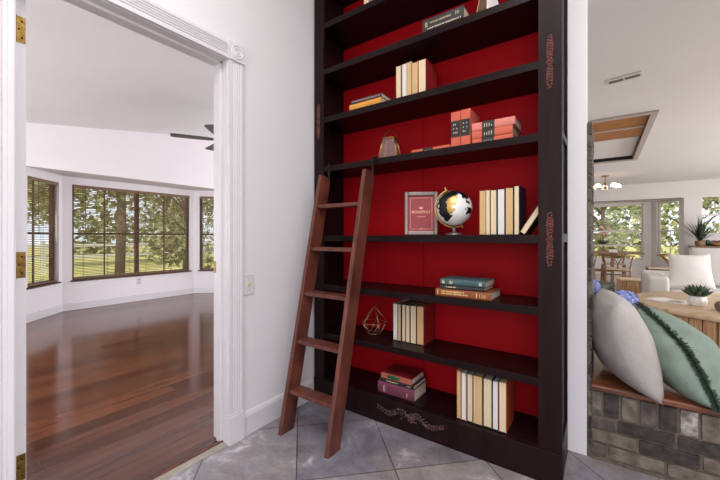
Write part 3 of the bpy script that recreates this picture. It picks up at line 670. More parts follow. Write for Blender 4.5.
# globe
gl = thing('desk_globe', 'small white, black and gold desk globe on a round pewter foot', 'globe', (-.664, 1.825, z))
Rg = .096; gc = Vector((0, 0, .148))
fwd = Vector((-math.sin(R(35.3)), math.cos(R(35.3)), 0)); rgt = Vector((math.cos(R(35.3)), math.sin(R(35.3)), 0))
bm_ = bmesh.new(); bmesh.ops.create_icosphere(bm_, subdivisions=6, radius=Rg)
from mathutils import noise as mn
def gcol(n):
    w = mn.noise(n*5.0)*.16+mn.noise(n*13)*.07
    u, v, f_ = n.dot(rgt), n.z, -n.dot(fwd)
    # land masses
    a = math.atan2(v-.05, u+.02); rr = math.hypot(u+.02, v-.05)
    if f_ > -.3:
        if .62+w < rr < .95+w*.5 and (R(35) < a or a < R(-118)) : return 1
        if .2+w < rr <= .62+w and R(95) < a and u < -.02: return 2
        if .3+w < rr <= .62+w and a < R(-128): return 2
        if (u-.60)**2+(v+.22)**2 < (.21+w)**2: return 1
        if (u-.52)**2+(v-.28)**2 < (.12+w)**2: return 1
        if (u-.30)**2+(v-.55)**2 < (.08+w)**2: return 1
        return 0
    return 1 if mn.noise(n*1.9+Vector((3, 1, 7)))+w*.6 > .12 else 0
for f_ in bm_.faces: f_.material_index = gcol(f_.calc_center_median().normalized()); f_.smooth = True
me = bpy.data.meshes.new('sphere'); bm_.to_mesh(me); bm_.free()
for m in (WHITEL, BLACK, GOLD): me.materials.append(m)
o = bpy.data.objects.new('sphere', me); COL.objects.link(o); o.parent = gl; o.location = gc
ax = (Vector((0, 0, 1))*math.cos(R(24))-rgt*math.sin(R(24))).normalized(); sd = fwd.cross(ax) if False else (rgt*math.cos(R(24))+Vector((0, 0, 1))*math.sin(R(24))).normalized()
b = MB(); b.tube([gc+(ax*math.cos(t)-sd*math.sin(t))*(Rg+.007)*-1 for t in [R(-2+i*6) for i in range(31)]] if False else [gc+(ax*math.cos(R(a))+sd*math.sin(R(a)))*(Rg+.008) for a in range(178, 365, 6)], .0032, 8); b.build('meridian', GOLD, gl)
b = MB(); b.tube([gc+ax*(Rg-.002), gc+ax*(Rg+.022)], .003, 8); b.ball(gc+ax*(Rg+.022), .0055, 10); b.build('axis_pin', GOLD, gl); b = MB(); b.tube([gc-ax*(Rg-.002), gc-ax*(Rg+.016)], .003, 8); b.ball(gc-ax*(Rg+.016), .006, 10); b.build('axis_pin', GOLD, gl)
b = MB(); b.lathe([(0, 0), (.044, 0), (.046, .006), (.040, .010), (.018, .014), (.009, .020), (.0075, .030), (.010, .036), (.007, .046), (0, .048)], n=32); b.build('foot', SILVER, gl)
g5 = 'books standing beside the globe'
for lab, x0, x1, h, cov, pg, tl in (
    ('thin book with tan page edges, nearest the globe', -.514, -.481, .228, CTAN, PAGET, 0),
    ('thin book with cream page edges, second from the globe', -.480, -.460, .227, CREAMC, PAGE, 0),
    ('book with cream page edges, third from the globe', -.459, -.428, .226, CGRN, PAGE, 0),
    ('book with white page edges in the middle of the row beside the globe', -.426, -.391, .228, CDARK, PAGEW, 0),
    ('thick book with tan page edges left of the navy book beside the globe', -.390, -.352, .232, CDARK, PAGET, 0),
    ('book with a navy cover standing right of the thick tan-edged book', -.350, -.325, .238, NAVY, PAGE, 0)):
    upright(lab, x0, 1.775+random.uniform(-.004, .004), z, x1-x0-.001, h, .165, cov, pg, group=g5)
upright('book leaning at a slant against the right post of the globe shelf', -.3235, 1.765, z+.0142, .026, .222, .165, cmat('olive', (84, 74, 50)), PAGE, tilt=32, group=g5)
# shelf 1.567: lantern and orange books
z = SH[4]+.001
ln = thing('glass_lantern', 'small tapered brass lantern with pinkish glass on the shelf above the ladder', 'lantern', (-1.078, 1.845, z), R(15))
b = MB(); B0, T0, Hh = .058, .036, .136
cb = [Vector((sx*B0, sy*B0, .003)) for sx, sy in ((-1, -1), (1, -1), (1, 1), (-1, 1))]; ct = [Vector((sx*T0, sy*T0, Hh)) for sx, sy in ((-1, -1), (1, -1), (1, 1), (-1, 1))]
for k in range(4):
    b.tube([cb[k], ct[k]], .0045, 6); b.tube([cb[k], cb[(k+1) % 4]], .0045, 6); b.tube([ct[k], ct[(k+1) % 4]], .004, 6)
b.box((-B0, -B0, 0), (B0, B0, .004)); b.build('frame', BRASS, ln)
for k in range(4):
    g = MB(); a, c2, e, f_ = cb[k]*.985, cb[(k+1) % 4]*.985, ct[(k+1) % 4]*.985, ct[k]*.985
    for v in (a, c2): v.z = .006
    for v in (e, f_): v.z = Hh-.002
    n = (c2-a).cross(f_-a).normalized()*.002; g.add([a, c2, e, f_, a-n, c2-n, e-n, f_-n], [(0, 1, 2, 3), (7, 6, 5, 4), (0, 4, 5, 1), (1, 5, 6, 2), (2, 6, 7, 3), (3, 7, 4, 0)]); g.build('glass_pane', PINKGLASS, ln)
b = MB(); b.tube([(.04*math.cos(a), 0, Hh+.048*math.sin(a)) for a in [math.pi*i/14 for i in range(15)]], .003, 6); b.tube([(0, 0, Hh+.045), (0, 0, Hh+.062)], .003, 6); b.build('handle', mat('dark_bronze', (84, 52, 34), .4, metal=.7), ln)
ORC = cmat('orange_cloth', (200, 96, 72), .75, noise=.12); SALC = cmat('salmon_cloth', (214, 126, 114), .75, noise=.12); BLK = cmat('black_label', (32, 30, 32), .5)
g6 = 'orange cloth volumes with black labels'
def blab(x0, x1, t): return (('spine_label', x0, x1, .0008, t-.0008, BLK), )
yv = 1.775
def oflat(label, x, zz, L, t, cov, l0, l1, dx=0):
    o = flat(label, x, yv+dx, zz, L, t, .17, cov, group=g6, marks=(('spine_label', l0, l1, .0008, t-.0008, BLK),))
    q = MB(); rr = random.Random(int(zz*1000))
    for k in range(4):
        xx = l0+(l1-l0)*(.18+.19*k); q.box((xx, -.0068, t*.25), (xx+.0015+.002*rr.random(), -.0058, t*(.45+.3*rr.random())))
    q.build('lettering', FOIL, o); return o
oflat('orange volume lying flat alone, left of the two upright orange volumes', -.893, z, .228, .024, ORC, .07, .128)
ub = (.056, .142, BLK, True)
upright('left one of two upright orange volumes with black spine labels', -.661, yv, z, .050, .190, .16, ORC, PAGE, spine_out=True, band=ub, group=g6)
upright('right one of two upright orange volumes, nearer the flat stack', -.608, yv-.002, z, .050, .192, .16, ORC, PAGE, spine_out=True, band=ub, group=g6)
DKE = mat('page_dusky', (150, 122, 100), .85, noise=.2, scale=3, stretch=(2, 2, 160))
o = oflat('orange volume lying at the bottom of the three-volume flat stack', -.550, z, .196, .029, ORC, .050, .108); 
o = oflat('orange volume lying in the middle of the three-volume flat stack', -.551, z+.030, .196, .040, ORC, .052, .112, -.001)
o = oflat('salmon-pink volume lying on top of the three-volume flat stack', -.550, z+.071, .206, .040, SALC, .052, .112, -.002)
# shelf 1.895
z = SH[5]+.001; AMB = cmat('amber', (226, 158, 62), .5); DGR = cmat('dusk', (74, 48, 54))
flat('amber-yellow spined book lying on the third shelf down at the far left', -1.312, 1.738, z, .235, .034, .15, AMB, group='two flat books at the left of an upper shelf')
flat('dusky maroon book with faint print lying on the amber-yellow book', -1.300, 1.742, z+.035, .224, .026, .15, DGR, group='two flat books at the left of an upper shelf', marks=(('lettering', .01, .215, .009, .018, mat('faint_print', (150, 124, 128), .6)),))
g7 = 'books standing on the upper shelf'
for lab, x0, x1, h, cov, pg in (
    ('book with cream page edges at the left end of the upper shelf row', -.998, -.964, .208, CTAN, PAGE),
    ('book with white page edges, second in the upper shelf row', -.962, -.926, .212, CDARK, PAGEW),
    ('book with dull tan page edges in the middle of the upper shelf row', -.924, -.897, .210, CREAMC, PAGET),
    ('book with cream page edges left of the red one in the upper shelf row', -.896, -.856, .200, CTAN, PAGET),
    ('book with a red cover at the right end of the upper shelf row', -.854, -.806, .201, CRED, PAGE)):
    upright(lab, x0, 1.776+random.uniform(-.003, .003), z, x1-x0-.001, h, .16, cov, pg, group=g7)
# shelf 2.216
z = SH[6]+.001; CBK = cmat('slate_black', (46, 48, 50), .5); GLET = mat('dull_gold_print', (168, 150, 108), .5)
flat('thick black book with dull gold print lying on a high shelf', -.808, 1.737, z, .228, .066, .17, CBK, group=None, marks=(('lettering', .045, .16, .033, .042, GLET), ('lettering', .016, .034, .02, .05, GLET), ('lettering', .185, .208, .03, .05, GLET), ('lettering', .03, .215, .006, .012, FOIL)))
bs = thing('obelisk_bookend', 'white tapered stone ornament with a bronze side at the top of the picture', 'ornament', (-.478, 1.80, z), R(60))
b = MB(); B0, T0, Hh = .044, .020, .17
vs = [(sx*B0, sy*B0, 0) for sx, sy in ((-1, -1), (1, -1), (1, 1), (-1, 1))]+[(sx*T0, sy*T0, Hh) for sx, sy in ((-1, -1), (1, -1), (1, 1), (-1, 1))]
b.add(vs, [(0, 3, 2, 1), (4, 5, 6, 7), (0, 1, 5, 4), (1, 2, 6, 5), (2, 3, 7, 6), (3, 0, 4, 7)]); b.build('body', mat('white_stone', (226, 216, 214), .4, noise=.08), bs, .002)
b = MB(); b.add([(-B0-.001, .8*-B0, .004), (-B0-.001, .8*B0, .004), (-T0-.001, .8*T0, Hh-.004), (-T0-.001, -.8*T0, Hh-.004), (-B0+.004, .8*-B0, .004), (-B0+.004, .8*B0, .004), (-T0+.004, .8*T0, Hh-.004), (-T0+.004, -.8*T0, Hh-.004)],
      [(0, 1, 2, 3), (7, 6, 5, 4), (0, 4, 5, 1), (1, 5, 6, 2), (2, 6, 7, 3), (3, 7, 4, 0)]); b.build('side_inlay', mat('bronze_inlay', (120, 90, 62), .4, noise=.4, scale=30), bs)
# shelf 2.523
z = SH[7]+.001
upright('book with pinkish cream page edges cut off by the top of the picture', -1.232, 1.78, z, .04, .21, .16, CPINK, PAGE)

# ================================================================== PILLOWS on the ledge
def pillow_mesh(A, Bc, C, D, bulge, n=26, pinch=.07, back=None, rnd=0):
    """four corners A-B-C-D (loop), two bulging faces"""
    A, Bc, C, D = map(Vector, (A, Bc, C, D)); c = (A+Bc+C+D)/4
    N = ((C-A).cross(D-Bc)).normalized(); vs = []; fs = []
    for side in (1, -1):
        for i in range(n+1):
            for j in range(n+1):
                u, v = i/n, j/n
                us, vs_ = 2*u-1, 2*v-1
                # edges curve inward between the corners
                pu = us*(1-pinch*(1-vs_*vs_)*abs(us)**2); pv = vs_*(1-pinch*(1-us*us)*abs(vs_)**2)
                cr = 1-rnd*us*us*vs_*vs_; pu *= cr; pv *= cr
                uu, vv = (pu+1)/2, (pv+1)/2
                p = A*(1-uu)*(1-vv)+Bc*uu*(1-vv)+C*uu*vv+D*(1-uu)*vv
                h = (bulge if side == 1 or back is None else back)*(max(0, 1-us**2)**.48)*(max(0, 1-vs_**2)**.48)
                h *= 1+.035*math.sin(7*us+3*vs_)*math.sin(5*vs_-us)
                vs.append(p+N*h*side)
    k = (n+1)**2
    for s in (0, 1):
        for i in range(n):
            for j in range(n):
                q = (s*k+i*(n+1)+j, s*k+(i+1)*(n+1)+j, s*k+(i+1)*(n+1)+j+1, s*k+i*(n+1)+j+1); fs.append(q if s == 0 else q[::-1])
    return vs, fs, N
def weld(o, d=.0008):
    bm_ = bmesh.new(); bm_.from_mesh(o.data); bmesh.ops.remove_doubles(bm_, verts=bm_.verts, dist=d); bmesh.ops.recalc_face_normals(bm_, faces=bm_.faces); bm_.to_mesh(o.data); bm_.free()
GREYF = mat('grey_linen', (184, 178, 174), .95, noise=.06, scale=40, bump=.25, bscale=220, spec=.1)
GREENF = mat('sage_velvet', (138, 153, 141), .9, noise=.16, scale=14, bump=.15, bscale=120, spec=.15)
FRINGE = mat('dark_fringe', (62, 82, 66), .95, noise=.4, scale=60)
gA, gB, gC, gD = (.214, 1.968, .368), (.05, 1.92, .80), (-.008, 2.35, .815), (.0, 2.41, .40)
pl = thing('throw_pillow', 'light grey linen throw pillow leaning on the brick pier', 'pillow', (0, 0, 0))
vs, fs, N = pillow_mesh(gA, gB, gC, gD, .115, pinch=.0); b = MB(); b.add(vs, fs, 0, True); o = b.build('cushion', GREYF, pl); weld(o)
seamp = [Vector(a).lerp(Vector(c2), t) for a, c2 in ((gA, gB), (gB, gC), (gC, gD)) for t in [i/8 for i in range(9)]]
sT, sX, sR, sB = Vector((.140, 2.368, .766)), Vector((.300, 2.08, .605)), Vector((.398, 1.975, .372)), Vector((.222, 2.26, .388)); RN = .10
p2 = thing('throw_pillow', 'sage green throw pillow with dark green fringe beside the grey pillow', 'pillow', (0, 0, 0))
vs, fs, N2 = pillow_mesh(sT, sX, sR, sB, .21, back=.075, pinch=.0, rnd=RN); b = MB(); b.add(vs, fs, 0, True); o = b.build('cushion', GREENF, p2); weld(o)
def edge_pt(us, vs_):
    c_ = 1-RN*us*us*vs_*vs_; uu, vv = (us*c_+1)/2, (vs_*c_+1)/2
    return sT*(1-uu)*(1-vv)+sX*uu*(1-vv)+sR*uu*vv+sB*(1-uu)*vv
b = MB(); rr = random.Random(2); mid_ = edge_pt(0, 0)
for i in range(1900):
    q_ = rr.uniform(-1, 1)
    if rr.random() < .5: p = edge_pt(q_, -1); al = (sX-sT).normalized()
    else: p = edge_pt(1, q_); al = (sR-sX).normalized()
    ow = (p-mid_).normalized()
    dirv = (ow*rr.uniform(.1, .9)-N2*rr.uniform(-.8, 1.3)+al*rr.uniform(-.6, .6)).normalized()
    L = rr.uniform(.010, .027); sd_ = al*.0024
    e = p+dirv*L; b.add([p-sd_, p+sd_, e+sd_*.4, e-sd_*.4], [(0, 1, 2, 3)])
b.build('fringe', FRINGE, p2)

# hydrangeas in a vase behind the grey pillow
hv = thing('flower_vase', 'glass vase of blue hydrangeas behind the grey pillow', 'vase', (.075, 2.545, .3745))
VG = mat('vase_glass', (150, 156, 120), .1, noise=.1, coat=.5)
b = MB(); b.lathe([(0, 0), (.04, 0), (.048, .03), (.046, .12), (.034, .2), (.04, .225), (.035, .225), (.028, .2), (0, .19)], n=24); b.build('vessel', VG, hv)
BLUEP = [mat('hydrangea_blue', (152, 170, 232), .8, noise=.25, scale=60), mat('hydrangea_violet', (182, 186, 240), .8, noise=.2, scale=60)]
LEAF = mat('leaf_green', (64, 84, 50), .6, noise=.4, scale=20)
heads = [((.015, -.03, .355), .052), ((-.135, .07, .405), .046), ((.045, .05, .345), .05)]
for (c0, r0) in heads:
    c0 = Vector(c0); b = MB()
    for i in range(230):
        d = Vector((rr.gauss(0, 1), rr.gauss(0, 1), rr.gauss(.25, 1))).normalized(); p = c0+d*r0*rr.uniform(.85, 1.05)
        u = d.orthogonal().normalized(); v = d.cross(u); mi = 0 if rr.random() < .55 else 1
        for k in range(4):
            a = k*math.pi/2+rr.random(); q1 = u*math.cos(a)+v*math.sin(a); q2 = u*math.cos(a+.9)+v*math.sin(a+.9)
            b.add([p, p+q1*.011+d*.002, p+(q1+q2)*.0085+d*.003, p+q2*.011+d*.002], [(0, 1, 2, 3)], mi)
    b.ball(c0, r0*.86, 12, 0); b.build('bloom', BLUEP, hv)
b = MB()
for (c0, r0) in heads: b.tube([(0, 0, .1), Vector(c0)*.5+Vector((0, 0, .08)), Vector(c0)], .004, 6)
b.build('stem', LEAF, hv)
def leaf_blade(b, base, tip, wd, mi=0, up=Vector((0, 0, 1))):
    base, tip = Vector(base), Vector(tip); d = tip-base; s_ = d.cross(up)
    if s_.length < 1e-4: s_ = d.cross(Vector((1, 0, 0)))
    s_.normalize(); n = s_.cross(d).normalized()
    m1, m2 = base+d*.35+n*d.length*.06, base+d*.7+n*d.length*.05
    b.add([base, m1-s_*wd, m1+s_*wd, m2-s_*wd*.8, m2+s_*wd*.8, tip], [(0, 1, 2), (1, 3, 4, 2), (3, 5, 4)], mi, True)
b = MB()
for i in range(22):
    a = rr.uniform(0, 6.28); p = Vector((rr.uniform(-.06, .02), rr.uniform(-.02, .03), rr.uniform(.24, .33)))
    leaf_blade(b, p, p+Vector((.09*math.cos(a), .09*math.sin(a), rr.uniform(-.03, .05))), .024)
b.build('foliage', LEAF, hv)

# ================================================================== LIVING ROOM
LOG = mat('stave_wood', (206, 168, 126), .6, rgb2=(150, 110, 74), scale=7, stretch=(9, 9, .5), bump=.1, bscale=20)
LOGT = mat('table_top_wood', (222, 198, 168), .5, rgb2=(196, 166, 132), scale=4, stretch=(1, 6, 1))
ct_ = thing('coffee_table', 'large round coffee table of light wood staves before the sofa', 'coffee table', (1.13, 4.70, 0))
b = MB(); b.lathe([(0, .405), (.86, .405), (.875, .412), (.875, .443), (.865, .45), (0, .45)], n=64); b.build('tabletop', LOGT, ct_)
nst = 56
b = MB()
for k in range(nst):
    a0, a1 = 2*math.pi*k/nst, 2*math.pi*(k+.9)/nst; r_ = .845+random.uniform(-.008, .004)
    b.add([(r_*math.cos(a), r_*math.sin(a), zz) for zz in (.0, .404) for a in (a0, a1)]+[((r_-.05)*math.cos(a), (r_-.05)*math.sin(a), zz) for zz in (.0, .404) for a in (a0, a1)], [(0, 1, 3, 2), (4, 6, 7, 5), (0, 2, 6, 4), (1, 5, 7, 3), (2, 3, 7, 6), (0, 4, 5, 1)])
b.build('staves', LOG, ct_)
mg = thing('magazine', 'open magazine lying on the round coffee table', 'magazine', (.535, 4.60, .4505), R(-30))
b = MB(); b.prism([(-.17, 0), (-.16, .006), (-.08, .014), (0, .004), (.08, .014), (.16, .006), (.17, 0)], 'y', -.12, .12); b.build('pages', PAGEW, mg)
b = MB(); b.box((.03, -.08, .0125), (.13, -.01, .0150)); b.build('photo', mat('print_grey', (150, 140, 136), .5, noise=.4, scale=30), mg)
pp = thing('potted_succulent', 'dark green succulent in a ribbed white pot on the coffee table', 'potted plant', (.715, 4.42, .4505))
b = MB(); n = 40; prof = [(.0, 0), (.048, 0), (.062, .02), (.068, .05), (.062, .085), (.055, .095), (.048, .095), (.045, .085), (0, .083)]
b.lathe(prof, n=n)
for i in range(len(b.v)):
    x, y, zq = b.v[i]; a = math.atan2(y, x); k = 1+.05*math.cos(10*a) if .0 < zq < .096 and math.hypot(x, y) > .05 else 1; b.v[i] = (x*k, y*k, zq)
b.build('pot', mat('white_ceramic', (230, 226, 222), .3), pp)
SUC = mat('succulent_green', (62, 80, 60), .55, noise=.3, scale=20)
b = MB()
for ring, (nn, tl, L) in enumerate(((8, 30, .115), (7, 50, .12), (6, 68, .12), (3, 82, .11))):
    for k in range(nn):
        a = 2*math.pi*k/nn+ring*.5; ca, sa, ce, se = math.cos(a), math.sin(a), math.cos(R(tl)), math.sin(R(tl))
        p0 = Vector((ca*.012, sa*.012, .088)); d = Vector((ca*ce, sa*ce, se)); sdv = Vector((-sa, ca, 0)); up = sdv.cross(d)*-1
        b.tube([p0, p0+d*L*.35, p0+d*L*.7, p0+d*L], [.010, .018, .014, .001], 6)
b.build('rosette', SUC, pp)
tr = thing('woven_bowl', 'low brown twisted wood bowl on the coffee table at the picture edge', 'bowl', (.97, 4.22, .4600))
b = MB(); b.tube([(.15*math.cos(a), .15*math.sin(a), .03+.012*math.sin(3*a)) for a in [2*math.pi*i/40 for i in range(41)]], .028, 10, caps=False); b.build('rim', mat('brown_rope', (124, 100, 80), .8, noise=.35, scale=25), tr)
b = MB(); b.lathe([(0, .004), (.14, .006), (.15, .02), (0, .012)], n=30); b.build('base', mat('bowl_dark', (84, 64, 50), .7), tr)
# sofa
SOFA = mat('white_slipcover', (222, 217, 214), .95, noise=.04, scale=6, bump=.2, bscale=12, spec=.1)
so = thing('sofa', 'white slipcovered sofa behind the round coffee table', 'sofa', (.46, 5.62, 0))
b = MB(); b.box((0, 0, 0), (.21, .92, .60)); o = b.build('arm', SOFA, so, .04, seg=4)
b = MB(); b.box((2.0, 0, 0), (2.21, .92, .60)); b.build('arm', SOFA, so, .04, seg=4)
b = MB(); b.box((.21, .03, .0), (2.0, .9, .28)); b.build('base', SOFA, so, .02)
b = MB(); b.box((.0, .75, .2), (2.21, .98, .605)); b.build('backrest', SOFA, so, .05, seg=4)
for k in range(2):
    b = MB(); b.box((.213+.895*k, .0, .281), (.213+.892+.892*k, .75, .44)); b.build('seat_cushion', SOFA, so, .045, seg=4)
    vs, fs, N = pillow_mesh((.48+.76*k, .64, .44), (1.21+.76*k, .64, .44), (1.20+.76*k, .80, .95), (.49+.76*k, .80, .95), .09, 16, .03); b = MB(); b.add(vs, fs, 0, True); o = b.build('back_cushion', SOFA, so); weld(o)
sp = thing('throw_pillow', 'plain white square pillow resting on the sofa', 'pillow', (.66, 5.56, .455))
vs, fs, N = pillow_mesh((.0, .16, .005), (.44, .20, .005), (.42, .40, .42), (.02, .34, .42), .075, 18); b = MB(); b.add(vs, fs, 0, True); o = b.build('cushion', mat('white_pillow', (232, 228, 226), .9, noise=.03, bump=.2, bscale=14), sp); weld(o)
# wood block side table, green-grey ottoman
st = thing('side_table', 'square wood block side table left of the sofa', 'side table', (.41, 6.99, 0), R(8))
b = MB()
for k in range(7): b.box((-.20+.0573*k, -.19, 0), (-.20+.0573*k+.054,   .19, .40+random.uniform(-.004, 0)))
b.build('block', LOG, st, .004)
b = MB(); b.box((-.205, -.195, .401), (.205, .195, .422)); b.build('tabletop', LOGT, st, .004)
ot = thing('ottoman', 'dark grey-green upholstered ottoman beyond the grey pillow', 'ottoman', (-.17, 5.65, 0), R(-14))
OTF = mat('ottoman_green', (84, 90, 78), .9, noise=.15, scale=20)
b = MB(); b.box((-.25, -.28, .05), (.25, .28, .40)); b.build('body', OTF, ot, .03, seg=3)
b = MB(); b.box((-.25, -.28, .401), (.25, .28, .47)); b.build('cushion', OTF, ot, .03, seg=3)
for sx in (-1, 1):
    for sy in (-1, 1): b = MB(); b.box((sx*.2-.02, sy*.23-.02, 0), (sx*.2+.02, sy*.23+.02, .06)); b.build('foot', LADDER, ot)

# dining table
DW = mat('dining_wood', (150, 116, 84), .55, rgb2=(116, 84, 58), scale=6, stretch=(1, 6, 6))
CHW = mat('chair_oak', (142, 104, 70), .5, rgb2=(108, 76, 50), scale=8, stretch=(5, 5, 1))
CORD = mat('paper_cord', (196, 178, 152), .85, noise=.25, scale=6, stretch=(60, 60, 1))
dt = thing('dining_table', 'long light brown dining table by the dining window', 'dining table', (-.45, 9.55, 0))
b = MB(); b.box((-1.0, -.5, .722), (1.15, .5, .755)); b.build('tabletop', DW, dt, .004)
for x in (-.55, .62):
    for y in (-.22, .22): b = MB(); b.box((x-.03, y-.03, 0), (x+.03, y+.03, .721)); b.build('leg', DW, dt, .004)
b = MB(); b.box((-.52, -.02, .30), (.59, .02, .36)); b.build('stretcher', DW, dt)
nb = thing('napkin_box', 'small white box on the dining table', 'box', (.18, 9.22, .7555))
b = MB(); b.box((-.07, -.05, 0), (.07, .05, .05)); b.build('body', mat('white_box', (226, 220, 214), .6), nb, .004)
b = MB(); b.box((-.072, -.052, .0505), (.072, .052, .06)); b.build('lid', mat('white_lid', (216, 208, 202), .6), nb, .003)
def make_chair(label, loc, rz):
    o = thing('dining_chair', label, 'chair', loc, rz, 'wishbone dining chairs')
    # front is +y
    for sx in (-1, 1):
        b = MB(); b.tube([(sx*.235, .20, 0), (sx*.225, .20, .25), (sx*.215, .20, .45)], [.016, .019, .017], 8); b.build('leg', CHW, o)
        b = MB(); b.tube([(sx*.20, -.20, 0), (sx*.195, -.17, .25), (sx*.195, -.18, .45), (sx*.215, -.12, .58), (sx*.245, -.02, .685)], [.015, .018, .018, .016, .013], 8); b.build('leg', CHW, o)
    b = MB(); b.prism([(-.24, .22), (.24, .22), (.20, -.2), (-.20, -.2)], 'z', .425, .452); b.build('seat', CORD, o, .006)
    b = MB()
    b.tube([(.27*math.sin(R(a)), .03-.24*math.cos(R(a)) if abs(a) < 90 else .03+.0, .70+.012*math.cos(R(a))) for a in range(-96, 97, 12)], .016, 8); b.build('top_rail', CHW, o)
    b = MB(); b.tube([(0, -.185, .45), (0, -.195, .56)], .014, 8); b.tube([(0, -.195, .55), (.04, -.20, .62), (.085, -.19, .70)], .011, 8); b.tube([(0, -.195, .55), (-.04, -.20, .62), (-.085, -.19, .70)], .011, 8); b.build('splat', CHW, o)
    b = MB(); b.tube([(-.2, -.18, .33), (.2, -.18, .33)], .011, 8); b.tube([(-.23, .2, .30), (.23, .2, .30)], .011, 8)
    for sx in (-1, 1): b.tube([(sx*.2, -.17, .22), (sx*.23, .2, .22)], .011, 8); b.tube([(sx*.2, -.175, .38), (sx*.22, .2, .38)], .012, 8)
    b.tube([(-.2, -.18, .405), (.2, -.18, .405)], .012, 8); b.build('stretcher', CHW, o)
    return o
ch = make_chair('oak wishbone chair with its back to us at the dining table', (.245, 8.78, 0), 0)
def chair_at(label, loc, rz):
    c = copy_tree(ch); c.location = loc; c.rotation_euler = (0, 0, rz); c['label'] = label; return c
chair_at('oak wishbone chair half hidden by the brick pier', (-.36, 8.78, 0), R(4))
chair_at('oak wishbone chair standing sideways at the right end of the dining table', (.98, 9.5, 0), R(90))
chair_at('oak wishbone chair on the window side of the dining table', (.2, 10.35, 0), R(180))
# chandelier
cd = thing('chandelier', 'brass chandelier with glowing frosted glass shades over the dining table', 'chandelier', (.04, 9.3, 0))
CHB = mat('chandelier_brass', (150, 124, 104), .35, metal=.8)
b = MB(); b.lathe([(0, 2.40), (.065, 2.41), (.07, 2.439), (0, 2.439)], n=24); b.build('canopy', CHB, cd)
b = MB(); b.tube([(0, 0, 2.41), (0, 0, 2.18)], .008, 8); b.ball((0, 0, 2.27), .03, 10, 0, (1, 1, 1.3)); b.ball((0, 0, 2.17), .035, 10); b.build('stem', CHB, cd)
GLOW = mat('frosted_glow', (255, 236, 205), .5, emit=(255, 228, 190), estr=2.2)
for k in range(5):
    a = R(20+72*k); ca, sa = math.cos(a), math.sin(a)
    b = MB(); b.tube([(0, 0, 2.17), (.10*ca, .10*sa, 2.15), (.19*ca, .19*sa, 2.20), (.235*ca, .235*sa, 2.27), (.24*ca, .24*sa, 2.24)], .007, 6); arm = b.build('arm', CHB, cd)
    b = MB(); b.lathe([(.02, .05), (.03, .045), (.055, .02), (.068, -.03), (.06, -.032), (.045, .01), (0, .04)], (.24*ca, .24*sa, 2.20), 16); b.build('lamp_shade', GLOW, arm)
# console under the right window with plant, bowl, books
cs = thing('console_shelf', 'brown wooden console under the far right window', 'console', (0, 0, 0))
CONW = mat('console_wood', (124, 88, 60), .55, rgb2=(94, 64, 44), scale=5, stretch=(1, 8, 8))
b = MB(); b.box((1.67, 10.92, .83), (2.9, 11.28, .875)); b.build('top_board', CONW, cs, .004)
for x in (1.72, 2.8): b = MB(); b.box((x, 10.95, 0), (x+.05, 11.25, .83)); b.build('leg', CONW, cs, .003)
b = MB(); b.box((1.77, 10.95, .2), (2.8, 11.25, .23)); b.build('lower_shelf', CONW, cs, .003)
gp = thing('potted_grass', 'spiky green grass plant in a woven basket on the console', 'potted plant', (1.83, 11.02, .8755))
b = MB(); b.lathe([(0, 0), (.075, 0), (.09, .05), (.088, .11), (.078, .125), (.07, .12), (.07, .1), (0, .1)], n=24); b.build('basket', mat('wicker', (136, 104, 80), .85, noise=.4, scale=40, bump=.4, bscale=60), gp)
GRS = mat('spiky_green', (54, 66, 46), .7, noise=.35, scale=10)
b = MB()
for i in range(110):
    a = rr.uniform(0, 6.28); s_ = rr.uniform(.05, .52); h = rr.uniform(.38, .72)
    p0 = Vector((rr.uniform(-.03, .03), rr.uniform(-.03, .03), .1)); tip = Vector((s_*math.cos(a), s_*math.sin(a)*.5, .1+h*(1-s_*.9))); leaf_blade(b, p0, tip, .011)
b.build('blades', GRS, gp)
bw = thing('bowl', 'shallow mustard wooden bowl on the console at the right edge', 'bowl', (2.16, 11.02, .8755))
b = MB(); b.lathe([(0, 0), (.06, 0), (.12, .03), (.15, .075), (.145, .078), (.11, .038), (0, .015)], n=28); b.build('bowl_body', mat('mustard_wood', (176, 140, 82), .5, noise=.2), bw)
for i, (x, wd, h, c_, nm) in enumerate(((1.97, .045, .14, (44, 96, 60), 'green'), (2.016, .06, .12, (96, 96, 130), 'slate-blue'), (2.077, .05, .13, (140, 70, 66), 'dull red'), (2.128, .055, .125, (120, 56, 52), 'maroon'), (2.184, .06, .13, (150, 84, 70), 'brick-red'))):
    bk = thing('book', 'small %s book in the row under the far right window' % nm, 'book', (x, 11.17, .8755), 0, 'books on the console')
    b = MB(); b.box((0, 0, 0), (wd-.002, .004, h)); b.box((0, 0, 0), (.004, .1, h)); b.box((wd-.006, 0, 0), (wd-.002, .1, h)); b.build('cover', cmat('console_%d' % i, c_), bk)
    b = MB(); b.box((.004, .004, .003), (wd-.006, .095, h-.003)); b.build('page_block', PAGE, bk)

